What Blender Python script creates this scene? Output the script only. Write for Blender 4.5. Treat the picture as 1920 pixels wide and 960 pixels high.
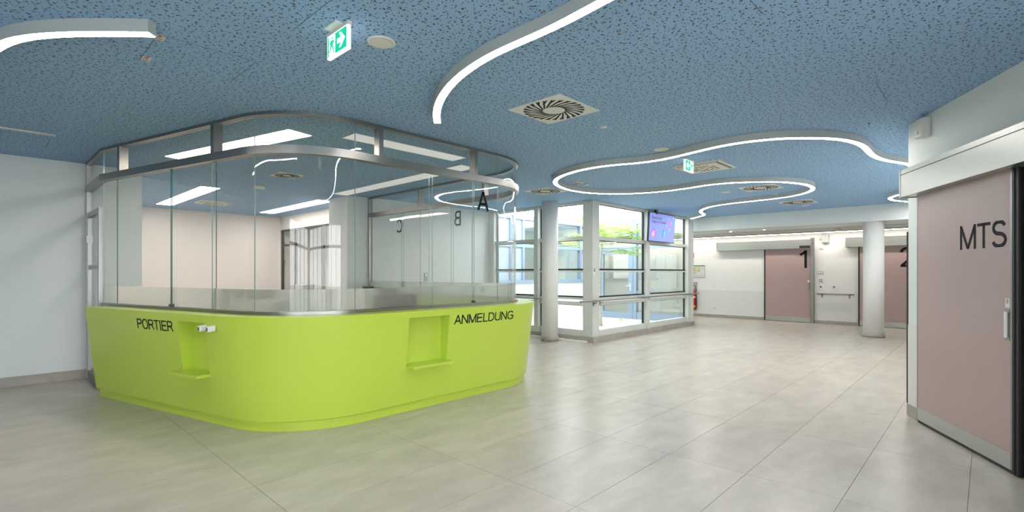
import bpy, bmesh, math, random
from mathutils import Vector, Matrix

random.seed(7)
for _o in list(bpy.data.objects):
    bpy.data.objects.remove(_o, do_unlink=True)
SC = bpy.context.scene
COL = SC.collection
PI = math.pi

# ------------------------------------------------------------------ camera, sky, exposure
# World axes follow the floor grid: +X and +Y along the tile joints, metres, camera standing at the origin.
HEAD = math.radians(43.5)
cam_d = bpy.data.cameras.new('camera')
cam = bpy.data.objects.new('camera', cam_d)
COL.objects.link(cam)
cam.location = (0, 0, 1.5)
cam.rotation_euler = (PI / 2, 0, HEAD - PI / 2)
cam_d.sensor_width = 36.0
cam_d.lens = 940.0 / 1920.0 * 36.0
cam_d.shift_y = 31.0 / 1920.0
cam_d.clip_start = 0.05
cam_d.clip_end = 300
SC.camera = cam

world = bpy.data.worlds.new('overcast_sky')
SC.world = world
world.use_nodes = True
wbg = world.node_tree.nodes['Background']
wbg.inputs[0].default_value = (0.93, 0.97, 1.0, 1)
wbg.inputs[1].default_value = 2.6

vs = SC.view_settings
vs.view_transform = 'Standard'
try:
    vs.look = 'None'
except Exception:
    pass
vs.exposure = 1.52
vs.gamma = 1.0
vs.use_curve_mapping = False
SC.cycles.use_denoising = True
SC.cycles.use_adaptive_sampling = True
SC.cycles.adaptive_threshold = 0.06
SC.cycles.adaptive_min_samples = 16
SC.cycles.max_bounces = 7
SC.cycles.diffuse_bounces = 3
SC.cycles.glossy_bounces = 3
SC.cycles.transmission_bounces = 6
SC.cycles.transparent_max_bounces = 16
SC.cycles.caustics_reflective = False
SC.cycles.caustics_refractive = False
SC.cycles.sample_clamp_indirect = 8.0

LAMP_RADIANCE = 15.0       # curved hall luminaires
PANEL_RADIANCE = 6.0       # warm panel luminaires in the staff room

# ------------------------------------------------------------------ materials
MATS = {}


def _new(name):
    m = bpy.data.materials.new(name)
    m.use_nodes = True
    MATS[name] = m
    nt = m.node_tree
    return m, nt, nt.nodes['Principled BSDF']


def mat(name, col, rough=0.5, metal=0.0, spec=0.5, noise=0.0, nscale=20.0, stretch=None, bump=0.0):
    m, nt, b = _new(name)
    b.inputs['Base Color'].default_value = (*col, 1)
    b.inputs['Roughness'].default_value = rough
    b.inputs['Metallic'].default_value = metal
    b.inputs['Specular IOR Level'].default_value = spec
    if noise > 0 or bump > 0:
        tc = nt.nodes.new('ShaderNodeTexCoord')
        mp = nt.nodes.new('ShaderNodeMapping')
        if stretch:
            mp.inputs['Scale'].default_value = stretch
        nz = nt.nodes.new('ShaderNodeTexNoise')
        nz.inputs['Scale'].default_value = nscale
        nz.inputs['Detail'].default_value = 4
        nt.links.new(tc.outputs['Object'], mp.inputs[0])
        nt.links.new(mp.outputs[0], nz.inputs['Vector'])
        if noise > 0:
            rp = nt.nodes.new('ShaderNodeValToRGB')
            rp.color_ramp.elements[0].position = 0.3
            rp.color_ramp.elements[1].position = 0.7
            rp.color_ramp.elements[0].color = (*[c * (1 - noise) for c in col], 1)
            rp.color_ramp.elements[1].color = (*[min(1, c * (1 + noise)) for c in col], 1)
            nt.links.new(nz.outputs['Fac'], rp.inputs[0])
            nt.links.new(rp.outputs[0], b.inputs['Base Color'])
        if bump > 0:
            bp = nt.nodes.new('ShaderNodeBump')
            bp.inputs['Strength'].default_value = bump
            bp.inputs['Distance'].default_value = 0.002
            nt.links.new(nz.outputs['Fac'], bp.inputs['Height'])
            nt.links.new(bp.outputs[0], b.inputs['Normal'])
    return m


def emit(name, col, strength):
    m, nt, b = _new(name)
    b.inputs['Base Color'].default_value = (*col, 1)
    b.inputs['Emission Color'].default_value = (*col, 1)
    b.inputs['Emission Strength'].default_value = strength
    return m


def glass(name, tint, ior=1.5, rough=0.0):
    m = bpy.data.materials.new(name)
    m.use_nodes = True
    MATS[name] = m
    nt = m.node_tree
    nt.nodes.clear()
    out = nt.nodes.new('ShaderNodeOutputMaterial')
    mix = nt.nodes.new('ShaderNodeMixShader')
    tr = nt.nodes.new('ShaderNodeBsdfTransparent')
    gl = nt.nodes.new('ShaderNodeBsdfGlossy')
    lw = nt.nodes.new('ShaderNodeLayerWeight')
    lw.inputs['Blend'].default_value = 0.5
    pw = nt.nodes.new('ShaderNodeMath')
    pw.operation = 'POWER'
    pw.inputs[1].default_value = 5.0
    fr = nt.nodes.new('ShaderNodeMapRange')
    fr.inputs['To Min'].default_value = ((ior - 1) / (ior + 1)) ** 2
    fr.inputs['To Max'].default_value = 1.0
    nt.links.new(lw.outputs['Facing'], pw.inputs[0])
    nt.links.new(pw.outputs[0], fr.inputs['Value'])
    tr.inputs[0].default_value = (*tint, 1)
    gl.inputs['Color'].default_value = (1, 1, 1, 1)
    gl.inputs['Roughness'].default_value = rough
    nt.links.new(fr.outputs[0], mix.inputs[0])
    nt.links.new(tr.outputs[0], mix.inputs[1])
    nt.links.new(gl.outputs[0], mix.inputs[2])
    nt.links.new(mix.outputs[0], out.inputs[0])
    return m


def frosted(name):
    m = bpy.data.materials.new(name)
    m.use_nodes = True
    MATS[name] = m
    nt = m.node_tree
    nt.nodes.clear()
    out = nt.nodes.new('ShaderNodeOutputMaterial')
    mix = nt.nodes.new('ShaderNodeMixShader')
    mix2 = nt.nodes.new('ShaderNodeMixShader')
    rf = nt.nodes.new('ShaderNodeBsdfRefraction')
    rf.inputs['Roughness'].default_value = 0.22
    rf.inputs['IOR'].default_value = 1.12
    rf.inputs['Color'].default_value = (0.9, 0.92, 0.9, 1)
    df = nt.nodes.new('ShaderNodeBsdfDiffuse')
    df.inputs[0].default_value = (0.72, 0.74, 0.71, 1)
    tl = nt.nodes.new('ShaderNodeBsdfTranslucent')
    tl.inputs[0].default_value = (0.8, 0.82, 0.8, 1)
    mix.inputs[0].default_value = 0.5
    mix2.inputs[0].default_value = 0.38
    nt.links.new(df.outputs[0], mix.inputs[1])
    nt.links.new(tl.outputs[0], mix.inputs[2])
    nt.links.new(rf.outputs[0], mix2.inputs[1])
    nt.links.new(mix.outputs[0], mix2.inputs[2])
    nt.links.new(mix2.outputs[0], out.inputs[0])
    return m


def tile_mat(name, col):
    m, nt, b = _new(name)
    tc = nt.nodes.new('ShaderNodeTexCoord')
    geo = nt.nodes.new('ShaderNodeNewGeometry')
    oi = nt.nodes.new('ShaderNodeObjectInfo')
    mp = nt.nodes.new('ShaderNodeMapping')
    mp.inputs['Scale'].default_value = (1.0, 2.2, 1.0)
    mp.inputs['Rotation'].default_value = (0, 0, 0.35)
    n1 = nt.nodes.new('ShaderNodeTexNoise')
    n1.inputs['Scale'].default_value = 2.2
    n1.inputs['Detail'].default_value = 7
    n1.inputs['Roughness'].default_value = 0.6
    n2 = nt.nodes.new('ShaderNodeTexNoise')
    n2.inputs['Scale'].default_value = 26
    n2.inputs['Detail'].default_value = 5
    nt.links.new(geo.outputs['Position'], mp.inputs[0])
    nt.links.new(mp.outputs[0], n1.inputs['Vector'])
    nt.links.new(geo.outputs['Position'], n2.inputs['Vector'])
    r1 = nt.nodes.new('ShaderNodeValToRGB')
    r1.color_ramp.elements[0].position = 0.34
    r1.color_ramp.elements[1].position = 0.68
    r1.color_ramp.elements[0].color = (*[c * 0.86 for c in col], 1)
    r1.color_ramp.elements[1].color = (*[min(1, c * 1.08) for c in col], 1)
    nt.links.new(n1.outputs['Fac'], r1.inputs[0])
    mx = nt.nodes.new('ShaderNodeMix')
    mx.data_type = 'RGBA'
    mx.blend_type = 'MULTIPLY'
    mx.inputs[0].default_value = 0.12
    nt.links.new(r1.outputs[0], mx.inputs[6])
    nt.links.new(n2.outputs['Fac'], mx.inputs[7])
    hs = nt.nodes.new('ShaderNodeHueSaturation')
    ma = nt.nodes.new('ShaderNodeMapRange')
    ma.inputs['To Min'].default_value = 0.96
    ma.inputs['To Max'].default_value = 1.04
    nt.links.new(oi.outputs['Random'], ma.inputs['Value'])
    nt.links.new(ma.outputs[0], hs.inputs['Value'])
    nt.links.new(mx.outputs[2], hs.inputs['Color'])
    nt.links.new(hs.outputs[0], b.inputs['Base Color'])
    b.inputs['Roughness'].default_value = 0.3
    b.inputs['Specular IOR Level'].default_value = 0.45
    bp = nt.nodes.new('ShaderNodeBump')
    bp.inputs['Strength'].default_value = 0.05
    bp.inputs['Distance'].default_value = 0.003
    nt.links.new(n2.outputs['Fac'], bp.inputs['Height'])
    nt.links.new(bp.outputs[0], b.inputs['Normal'])
    return m


def perforated(name, col):
    m, nt, b = _new(name)
    geo = nt.nodes.new('ShaderNodeNewGeometry')

    def holes(scale, rad_m, off, keep):
        mp = nt.nodes.new('ShaderNodeMapping')
        mp.inputs['Location'].default_value = (off, off * 0.37, 0)
        v = nt.nodes.new('ShaderNodeTexVoronoi')
        v.voronoi_dimensions = '2D'
        v.inputs['Scale'].default_value = scale
        v.inputs['Randomness'].default_value = 0.85
        nt.links.new(geo.outputs['Position'], mp.inputs[0])
        nt.links.new(mp.outputs[0], v.inputs['Vector'])
        mr = nt.nodes.new('ShaderNodeMapRange')
        r = rad_m * scale
        mr.inputs['From Min'].default_value = r * 0.85
        mr.inputs['From Max'].default_value = r * 1.1
        mr.inputs['To Min'].default_value = 1.0
        mr.inputs['To Max'].default_value = 0.0
        nt.links.new(v.outputs['Distance'], mr.inputs['Value'])
        return mr.outputs[0]

    a = holes(15.0, 0.0075, 3.1, 1)
    c = holes(24.0, 0.0038, 7.7, 1)
    e = holes(19.0, 0.0050, 1.3, 1)
    m1 = nt.nodes.new('ShaderNodeMath')
    m1.operation = 'MAXIMUM'
    m2 = nt.nodes.new('ShaderNodeMath')
    m2.operation = 'MAXIMUM'
    nt.links.new(e, m1.inputs[0])
    nt.links.new(c, m1.inputs[1])
    nt.links.new(m1.outputs[0], m2.inputs[0])
    nt.links.new(a, m2.inputs[1])
    mx = nt.nodes.new('ShaderNodeMix')
    mx.data_type = 'RGBA'
    mx.inputs[6].default_value = (*col, 1)
    mx.inputs[7].default_value = (0.035, 0.055, 0.10, 1)      # small holes, the shade of their depth painted dark blue
    nt.links.new(m1.outputs[0], mx.inputs[0])
    mx2 = nt.nodes.new('ShaderNodeMix')
    mx2.data_type = 'RGBA'
    mx2.inputs[7].default_value = (0.12, 0.10, 0.085, 1)      # large holes, lighter brown painted in as their lit inside
    nt.links.new(mx.outputs[2], mx2.inputs[6])
    nt.links.new(a, mx2.inputs[0])
    nt.links.new(mx2.outputs[2], b.inputs['Base Color'])
    bp = nt.nodes.new('ShaderNodeBump')
    bp.invert = True
    bp.inputs['Strength'].default_value = 0.5
    bp.inputs['Distance'].default_value = 0.004
    nt.links.new(m2.outputs[0], bp.inputs['Height'])
    nt.links.new(bp.outputs[0], b.inputs['Normal'])
    b.inputs['Roughness'].default_value = 0.75
    b.inputs['Specular IOR Level'].default_value = 0.25
    return m


mat('wall_paint', (0.77, 0.82, 0.825), 0.6, spec=0.3, noise=0.012, nscale=3, bump=0.03)
mat('wall_warm', (0.80, 0.785, 0.77), 0.6, spec=0.3, noise=0.012, nscale=3)
mat('wall_white', (0.86, 0.855, 0.84), 0.6, spec=0.3, noise=0.01, nscale=3)
mat('wall_panel', (0.77, 0.77, 0.76), 0.42, spec=0.4, noise=0.01, nscale=4)
perforated('ceiling_blue', (0.345, 0.545, 0.82))
mat('ceiling_white', (0.80, 0.80, 0.78), 0.7, spec=0.2, noise=0.01, nscale=5)
mat('ceiling_grey', (0.52, 0.51, 0.49), 0.7, spec=0.2, noise=0.02, nscale=5)
mat('joint_line', (0.08, 0.14, 0.24), 0.8)
tile_mat('floor_tile', (0.57, 0.525, 0.455))
mat('grout', (0.33, 0.30, 0.27), 0.9, noise=0.05, nscale=40)
mat('skirting_stone', (0.40, 0.37, 0.33), 0.5, noise=0.12, nscale=9)
mat('lime', (0.53, 0.675, 0.075), 0.28, spec=0.5, noise=0.008, nscale=2)
mat('lime_inner', (0.53, 0.675, 0.075), 0.28, spec=0.5, noise=0.008, nscale=2)
mat('ink', (0.010, 0.010, 0.014), 0.6, spec=0.2)
mat('steel', (0.34, 0.335, 0.325), 0.33, 1.0, noise=0.06, nscale=30, stretch=(1, 1, 14))
mat('steel_header', (0.50, 0.50, 0.475), 0.34, 0.9, noise=0.05, nscale=26, stretch=(1, 1, 12))
mat('steel_dark', (0.10, 0.105, 0.10), 0.35, 0.8, noise=0.1, nscale=30)
glass('clear_glass', (0.995, 0.998, 0.996), 1.42)
glass('window_glass', (0.965, 0.98, 0.972), 1.4)
glass('court_glass', (0.93, 0.97, 0.95), 1.95)
mat('glass_edge', (0.02, 0.17, 0.13), 0.15, spec=0.6)
mat('glass_edge_pale', (0.34, 0.50, 0.46), 0.15, spec=0.6)
frosted('frosted_film')
mat('frame_white', (0.66, 0.68, 0.65), 0.45, spec=0.4, noise=0.015, nscale=8)
mat('frame_blue', (0.25, 0.33, 0.45), 0.5, noise=0.02, nscale=8)
mat('panel_blue', (0.36, 0.44, 0.53), 0.5, noise=0.02, nscale=4)
mat('gasket', (0.012, 0.014, 0.016), 0.5)
mat('render_white', (0.86, 0.87, 0.87), 0.8, noise=0.015, nscale=6)
mat('gravel', (0.80, 0.79, 0.76), 0.9, noise=0.14, nscale=60, bump=0.6)
mat('pink_door', (0.47, 0.34, 0.33), 0.32, spec=0.5, noise=0.012, nscale=2)
mat('black_rubber', (0.012, 0.012, 0.013), 0.45)
mat('plastic_white', (0.78, 0.78, 0.76), 0.4, noise=0.01, nscale=10)
mat('plastic_cream', (0.76, 0.755, 0.71), 0.45, noise=0.01, nscale=10)
mat('plastic_grey', (0.42, 0.43, 0.42), 0.45, noise=0.02, nscale=10)
mat('black_void', (0.008, 0.008, 0.009), 0.8)
mat('lamp_housing', (0.52, 0.55, 0.55), 0.5, noise=0.01, nscale=6)
emit('added_glow_diffuser', (0.88, 0.89, 0.90), 0.13)  # faint glow added to brighten ceiling panels taken as unlit
emit('lamp_diffuser', (1.0, 0.965, 0.90), LAMP_RADIANCE)
emit('panel_diffuser', (1.0, 0.88, 0.76), PANEL_RADIANCE)
emit('corridor_strip', (1.0, 0.93, 0.83), 13.0)
emit('downlight_glow', (1.0, 0.92, 0.82), 6.0)
emit('sign_white', (0.95, 1.0, 1.0), 0.5)
emit('sign_green', (0.0, 0.42, 0.24), 0.42)
emit('screen_lilac', (0.23, 0.28, 0.66), 0.260)
emit('screen_ink', (0.06, 0.06, 0.16), 0.210)
emit('screen_pink', (0.75, 0.10, 0.50), 0.294)
emit('screen_cyan', (0.10, 0.55, 0.65), 0.294)
emit('screen_purple', (0.45, 0.06, 0.60), 0.294)
emit('screen_orange', (0.80, 0.30, 0.22), 0.294)
emit('screen_blue', (0.03, 0.30, 0.62), 0.315)
emit('screen_paper', (0.62, 0.64, 0.86), 0.336)
mat('signal_red', (0.55, 0.010, 0.015), 0.35, spec=0.5)
mat('label_yellow', (0.80, 0.55, 0.05), 0.5)
mat('label_white', (0.80, 0.80, 0.80), 0.5)
mat('label_green', (0.03, 0.25, 0.12), 0.5)
mat('plan_paper', (0.72, 0.72, 0.69), 0.4)
mat('plan_print', (0.55, 0.50, 0.18), 0.5)
mat('plan_grey', (0.35, 0.35, 0.36), 0.5)
mat('brown_strip', (0.065, 0.030, 0.026), 0.5)
mat('bark', (0.50, 0.47, 0.42), 0.9, noise=0.25, nscale=24, bump=0.4)
mat('leaf', (0.42, 0.58, 0.13), 0.55, noise=0.3, nscale=2.5)
_nt = MATS['leaf'].node_tree
_tl = _nt.nodes.new('ShaderNodeBsdfTranslucent')
_tl.inputs[0].default_value = (0.62, 0.80, 0.18, 1)
_ms = _nt.nodes.new('ShaderNodeMixShader')
_ms.inputs[0].default_value = 0.5
_nt.links.new(_nt.nodes['Principled BSDF'].outputs[0], _ms.inputs[1])
_nt.links.new(_tl.outputs[0], _ms.inputs[2])
_nt.links.new(_ms.outputs[0], _nt.nodes['Material Output'].inputs[0])
mat('monitor_black', (0.02, 0.022, 0.025), 0.4)
mat('desk_grey', (0.46, 0.47, 0.44), 0.5, noise=0.02, nscale=6)
mat('outside_ground', (0.45, 0.46, 0.44), 0.9, noise=0.1, nscale=3)


# ------------------------------------------------------------------ mesh helpers
class MB:
    def __init__(self):
        self.v = []
        self.f = []
        self.m = []
        self.mats = []
        self.smooth = []

    def mi(self, name):
        if name not in self.mats:
            self.mats.append(name)
        return self.mats.index(name)

    def face(self, idx, mt, sm=False):
        self.f.append(tuple(idx))
        self.m.append(self.mi(mt))
        self.smooth.append(sm)

    def add(self, pts):
        b = len(self.v)
        self.v.extend([tuple(p) for p in pts])
        return b

    def box(self, x0, x1, y0, y1, z0, z1, mt):
        return self.hexa([(x0, y0), (x1, y0), (x1, y1), (x0, y1)], z0, z1, mt)

    def hexa(self, poly, z0, z1, mt, side=None, top=None):
        """vertical prism over a 2-D polygon (counter-clockwise)"""
        n = len(poly)
        b = self.add([(p[0], p[1], z0) for p in poly] + [(p[0], p[1], z1) for p in poly])
        self.face([b + i for i in reversed(range(n))], mt)
        self.face([b + n + i for i in range(n)], top or mt)
        for i in range(n):
            j = (i + 1) % n
            self.face([b + i, b + j, b + n + j, b + n + i], side or mt)
        return b

    def obox(self, o, ux, uy, uz, sx, sy, sz, mt):
        """box with one corner at o spanned by three vectors"""
        o = Vector(o)
        ux = Vector(ux).normalized() * sx
        uy = Vector(uy).normalized() * sy
        uz = Vector(uz).normalized() * sz
        p = [o, o + ux, o + ux + uy, o + uy]
        b = self.add(p + [q + uz for q in p])
        for q in ((3, 2, 1, 0), (4, 5, 6, 7), (0, 1, 5, 4), (1, 2, 6, 5), (2, 3, 7, 6), (3, 0, 4, 7)):
            self.face([b + i for i in q], mt)

    def quad(self, pts, mt):
        b = self.add(pts)
        self.face(range(b, b + len(pts)), mt)

    def tube(self, path, r, mt, n=10, cap=True):
        path = [Vector(p) for p in path]
        rings = []
        up = Vector((0, 0, 1))
        for i, p in enumerate(path):
            a = path[max(i - 1, 0)]
            c = path[min(i + 1, len(path) - 1)]
            d = (c - a).normalized()
            ref = up if abs(d.z) < 0.95 else Vector((1, 0, 0))
            s = d.cross(ref).normalized()
            t = s.cross(d).normalized()
            rr = r[i] if isinstance(r, (list, tuple)) else r
            rings.append(self.add([p + (s * math.cos(2 * PI * k / n) + t * math.sin(2 * PI * k / n)) * rr for k in range(n)]))
        for i in range(len(rings) - 1):
            for k in range(n):
                k2 = (k + 1) % n
                self.face([rings[i] + k, rings[i] + k2, rings[i + 1] + k2, rings[i + 1] + k], mt, True)
        if cap:
            self.face([rings[0] + k for k in reversed(range(n))], mt)
            self.face([rings[-1] + k for k in range(n)], mt)

    def lathe(self, c, prof, mt, n=24, axis='z'):
        rings = []
        for r, h in prof:
            if axis == 'z':
                rings.append(self.add([(c[0] + r * math.cos(2 * PI * k / n), c[1] + r * math.sin(2 * PI * k / n), c[2] + h) for k in range(n)]))
            elif axis == 'x':
                rings.append(self.add([(c[0] + h, c[1] + r * math.cos(2 * PI * k / n), c[2] + r * math.sin(2 * PI * k / n)) for k in range(n)]))
        for i in range(len(rings) - 1):
            for k in range(n):
                k2 = (k + 1) % n
                self.face([rings[i] + k, rings[i] + k2, rings[i + 1] + k2, rings[i + 1] + k], mt, True)
        self.face([rings[0] + k for k in reversed(range(n))], mt)
        self.face([rings[-1] + k for k in range(n)], mt)

    def build(self, name, parent=None, bevel=0.0, fix=True):
        me = bpy.data.meshes.new(name)
        me.from_pydata(self.v, [], self.f)
        for mt in self.mats:
            me.materials.append(MATS[mt])
        for i, p in enumerate(me.polygons):
            p.material_index = self.m[i]
            p.use_smooth = self.smooth[i]
        if fix:
            bm = bmesh.new()
            bm.from_mesh(me)
            bmesh.ops.recalc_face_normals(bm, faces=bm.faces)
            bm.to_mesh(me)
            bm.free()
        me.update()
        o = bpy.data.objects.new(name, me)
        COL.objects.link(o)
        if parent is not None:
            o.parent = parent
            o.matrix_parent_inverse = parent.matrix_world.inverted() if parent.type != 'EMPTY' else Matrix.Translation(-Vector(parent.location))
        if bevel > 0:
            md = o.modifiers.new('edge', 'BEVEL')
            md.width = bevel
            md.segments = 2
            md.limit_method = 'ANGLE'
            md.angle_limit = math.radians(40)
        return o


def tag(o, label, cat, group=None, kind=None):
    o['label'] = label
    o['category'] = cat
    if group:
        o['group'] = group
    if kind:
        o['kind'] = kind
    return o


def thing(name, label, cat, loc=(0, 0, 0), group=None, kind=None):
    o = bpy.data.objects.new(name, None)
    COL.objects.link(o)
    o.location = loc
    o.empty_display_size = 0.1
    return tag(o, label, cat, group, kind)


def bx(name, x0, x1, y0, y1, z0, z1, mt, parent=None, bevel=0.0):
    b = MB()
    b.box(x0, x1, y0, y1, z0, z1, mt)
    return b.build(name, parent, bevel)


def text(name, body, origin, right, up, width, height, mt, parent, depth=0.002):
    """flat lettering as a thin mesh; origin = lower left corner, readable along `right`"""
    cu = bpy.data.curves.new('lettering', 'FONT')
    cu.body = body
    cu.extrude = 0.5
    cu.resolution_u = 6
    tmp = bpy.data.objects.new('tmp_text', cu)
    COL.objects.link(tmp)
    dg = bpy.context.evaluated_depsgraph_get()
    me = bpy.data.meshes.new_from_object(tmp.evaluated_get(dg))
    bpy.data.objects.remove(tmp, do_unlink=True)
    bpy.data.curves.remove(cu)
    xs = [v.co.x for v in me.vertices]
    ys = [v.co.y for v in me.vertices]
    x0, x1, y0, y1 = min(xs), max(xs), min(ys), max(ys)
    R = Vector(right).normalized()
    U = Vector(up).normalized()
    N = R.cross(U).normalized()
    O = Vector(origin)
    for v in me.vertices:
        a = (v.co.x - x0) / (x1 - x0) * width
        c = (v.co.y - y0) / (y1 - y0) * height
        v.co = O + R * a + U * c + N * ((v.co.z + 0.5) * depth)
    me.name = name
    me.materials.clear()
    me.materials.append(MATS[mt])
    for p in me.polygons:
        p.material_index = 0
        p.use_smooth = False
    o = bpy.data.objects.new(name, me)
    COL.objects.link(o)
    if parent is not None:
        o.parent = parent
        o.matrix_parent_inverse = Matrix.Translation(-Vector(parent.location))
    return o


def _arc(cx_, cy_, rx, ry, a0, a1, n=14):
    return [(cx_ + rx * math.cos(math.radians(a0 + (a1 - a0) * k / n)), cy_ + ry * math.sin(math.radians(a0 + (a1 - a0) * k / n))) for k in range(n + 1)]


# grotesque capitals as centre-line strokes on a unit-high em: (advance width, strokes)
GLYPH = {
    'P': (0.68, [[(0.09, 0), (0.09, 1)], [(0.09, 0.955), (0.36, 0.955)] + _arc(0.36, 0.725, 0.24, 0.23, 90, -90) + [(0.09, 0.495)]]),
    'O': (0.80, [_arc(0.40, 0.5, 0.325, 0.465, 0, 360, 36)]),
    'R': (0.74, [[(0.09, 0), (0.09, 1)], [(0.09, 0.955), (0.40, 0.955)] + _arc(0.40, 0.72, 0.22, 0.235, 90, -90) + [(0.09, 0.485)], [(0.36, 0.485), (0.48, 0.40), (0.70, 0.0)]]),
    'T': (0.64, [[(0.32, 0), (0.32, 1)], [(0.02, 0.955), (0.62, 0.955)]]),
    'I': (0.28, [[(0.14, 0), (0.14, 1)]]),
    'E': (0.68, [[(0.09, 0), (0.09, 1)], [(0.09, 0.955), (0.62, 0.955)], [(0.09, 0.52), (0.58, 0.52)], [(0.09, 0.045), (0.64, 0.045)]]),
    'A': (0.70, [[(0.04, 0), (0.35, 1.0)], [(0.66, 0), (0.35, 1.0)], [(0.15, 0.34), (0.55, 0.34)]]),
    'N': (0.74, [[(0.09, 0), (0.09, 1)], [(0.65, 0), (0.65, 1)], [(0.09, 0.97), (0.65, 0.03)]]),
    'M': (0.86, [[(0.09, 0), (0.09, 1)], [(0.77, 0), (0.77, 1)], [(0.09, 0.97), (0.43, 0.03)], [(0.77, 0.97), (0.43, 0.03)]]),
    'L': (0.58, [[(0.09, 0), (0.09, 1)], [(0.09, 0.045), (0.55, 0.045)]]),
    'D': (0.74, [[(0.09, 0), (0.09, 1)], [(0.09, 0.955), (0.30, 0.955)] + _arc(0.30, 0.5, 0.36, 0.455, 90, -90, 20) + [(0.09, 0.045)]]),
    'U': (0.74, [[(0.09, 1), (0.09, 0.35)] + _arc(0.37, 0.33, 0.28, 0.295, 180, 360, 18) + [(0.65, 1)]]),
    'G': (0.80, [_arc(0.41, 0.5, 0.335, 0.465, 38, 300, 26) + [(0.70, 0.16), (0.70, 0.47)], [(0.42, 0.46), (0.74, 0.46)]]),
    'S': (0.68, [_arc(0.34, 0.735, 0.235, 0.225, 15, 250, 20) + _arc(0.34, 0.275, 0.26, 0.235, 75, -165, 20)]),
    'B': (0.70, [[(0.09, 0), (0.09, 1)], [(0.09, 0.955), (0.36, 0.955)] + _arc(0.36, 0.74, 0.21, 0.215, 90, -90) + [(0.09, 0.525)], [(0.36, 0.525)] + _arc(0.38, 0.285, 0.24, 0.24, 90, -90) + [(0.09, 0.045)]]),
    'C': (0.76, [_arc(0.41, 0.5, 0.335, 0.465, 42, 318, 28)]),
    '1': (0.42, [[(0.33, 0), (0.33, 1)], [(0.33, 0.97), (0.20, 0.83), (0.04, 0.75)]]),
    '2': (0.66, [_arc(0.33, 0.70, 0.26, 0.255, 170, -35, 20) + [(0.38, 0.36), (0.09, 0.06)], [(0.05, 0.045), (0.62, 0.045)]]),
}


def lettering(name, body, origin, right, up, width, height, mt, parent, depth=0.0015, weight=0.145):
    """black adhesive capitals: stroked outlines of constant weight, a thin raised film"""
    R = Vector(right).normalized()
    U = Vector(up).normalized()
    N = R.cross(U).normalized()
    O = Vector(origin)
    total = sum(GLYPH[c][0] for c in body)
    sx = width / total
    w = weight * height
    b = MB()
    x0 = 0.0
    for c in body:
        adv, strokes = GLYPH[c]
        for st in strokes:
            P = [((x0 + x) * sx, y * height) for x, y in st]
            n = len(P)
            closed = math.hypot(P[0][0] - P[-1][0], P[0][1] - P[-1][1]) < 1e-6
            L, Rt = [], []
            for i in range(n):
                pa = P[i - 1] if i > 0 else (P[-2] if closed else P[0])
                pc = P[i + 1] if i < n - 1 else (P[1] if closed else P[-1])
                d1 = Vector((P[i][0] - pa[0], P[i][1] - pa[1]))
                d2 = Vector((pc[0] - P[i][0], pc[1] - P[i][1]))
                d1 = d1.normalized() if d1.length > 1e-9 else d2.normalized()
                d2 = d2.normalized() if d2.length > 1e-9 else d1
                nn = Vector((-(d1.y + d2.y), d1.x + d2.x)).normalized()
                k = 1.0 / max(0.5, nn.dot(Vector((-d1.y, d1.x))))
                L.append((P[i][0] + nn.x * w / 2 * k, min(height, max(0, P[i][1] + nn.y * w / 2 * k))))
                Rt.append((P[i][0] - nn.x * w / 2 * k, min(height, max(0, P[i][1] - nn.y * w / 2 * k))))
            for i in range(n - 1):
                q = [Rt[i], Rt[i + 1], L[i + 1], L[i]]
                i0 = b.add([O + R * x + U * y + N * depth for x, y in q] + [O + R * x + U * y for x, y in q])
                b.face([i0, i0 + 1, i0 + 2, i0 + 3], mt)
                b.face([i0 + 7, i0 + 6, i0 + 5, i0 + 4], mt)
                b.face([i0, i0 + 4, i0 + 5, i0 + 1], mt)
                b.face([i0 + 3, i0 + 2, i0 + 6, i0 + 7], mt)
        x0 += adv
    return b.build(name, parent, fix=False)


def catmull(pts, step=0.05):
    P = [Vector((p[0], p[1], 0)) for p in pts]
    P = [P[0] * 2 - P[1]] + P + [P[-1] * 2 - P[-2]]
    out = []
    for i in range(1, len(P) - 2):
        p0, p1, p2, p3 = P[i - 1], P[i], P[i + 1], P[i + 2]
        n = max(2, int((p2 - p1).length / step))
        # centripetal parameters
        t0 = 0
        t1 = t0 + max((p1 - p0).length, 1e-4) ** 0.5
        t2 = t1 + max((p2 - p1).length, 1e-4) ** 0.5
        t3 = t2 + max((p3 - p2).length, 1e-4) ** 0.5
        for k in range(n):
            t = t1 + (t2 - t1) * k / n
            a1 = p0 * ((t1 - t) / (t1 - t0)) + p1 * ((t - t0) / (t1 - t0))
            a2 = p1 * ((t2 - t) / (t2 - t1)) + p2 * ((t - t1) / (t2 - t1))
            a3 = p2 * ((t3 - t) / (t3 - t2)) + p3 * ((t - t2) / (t3 - t2))
            b1 = a1 * ((t2 - t) / (t2 - t0)) + a2 * ((t - t0) / (t2 - t0))
            b2 = a2 * ((t3 - t) / (t3 - t1)) + a3 * ((t - t1) / (t3 - t1))
            q = b1 * ((t2 - t) / (t2 - t1)) + b2 * ((t - t1) / (t2 - t1))
            out.append((q.x, q.y))
    out.append((P[-2].x, P[-2].y))
    return out


def smooth_path(p, it=2):
    for _ in range(it):
        q = [p[0]]
        for i in range(1, len(p) - 1):
            q.append(((p[i - 1][0] + 2 * p[i][0] + p[i + 1][0]) / 4, (p[i - 1][1] + 2 * p[i][1] + p[i + 1][1]) / 4))
        q.append(p[-1])
        p = q
    return p


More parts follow.
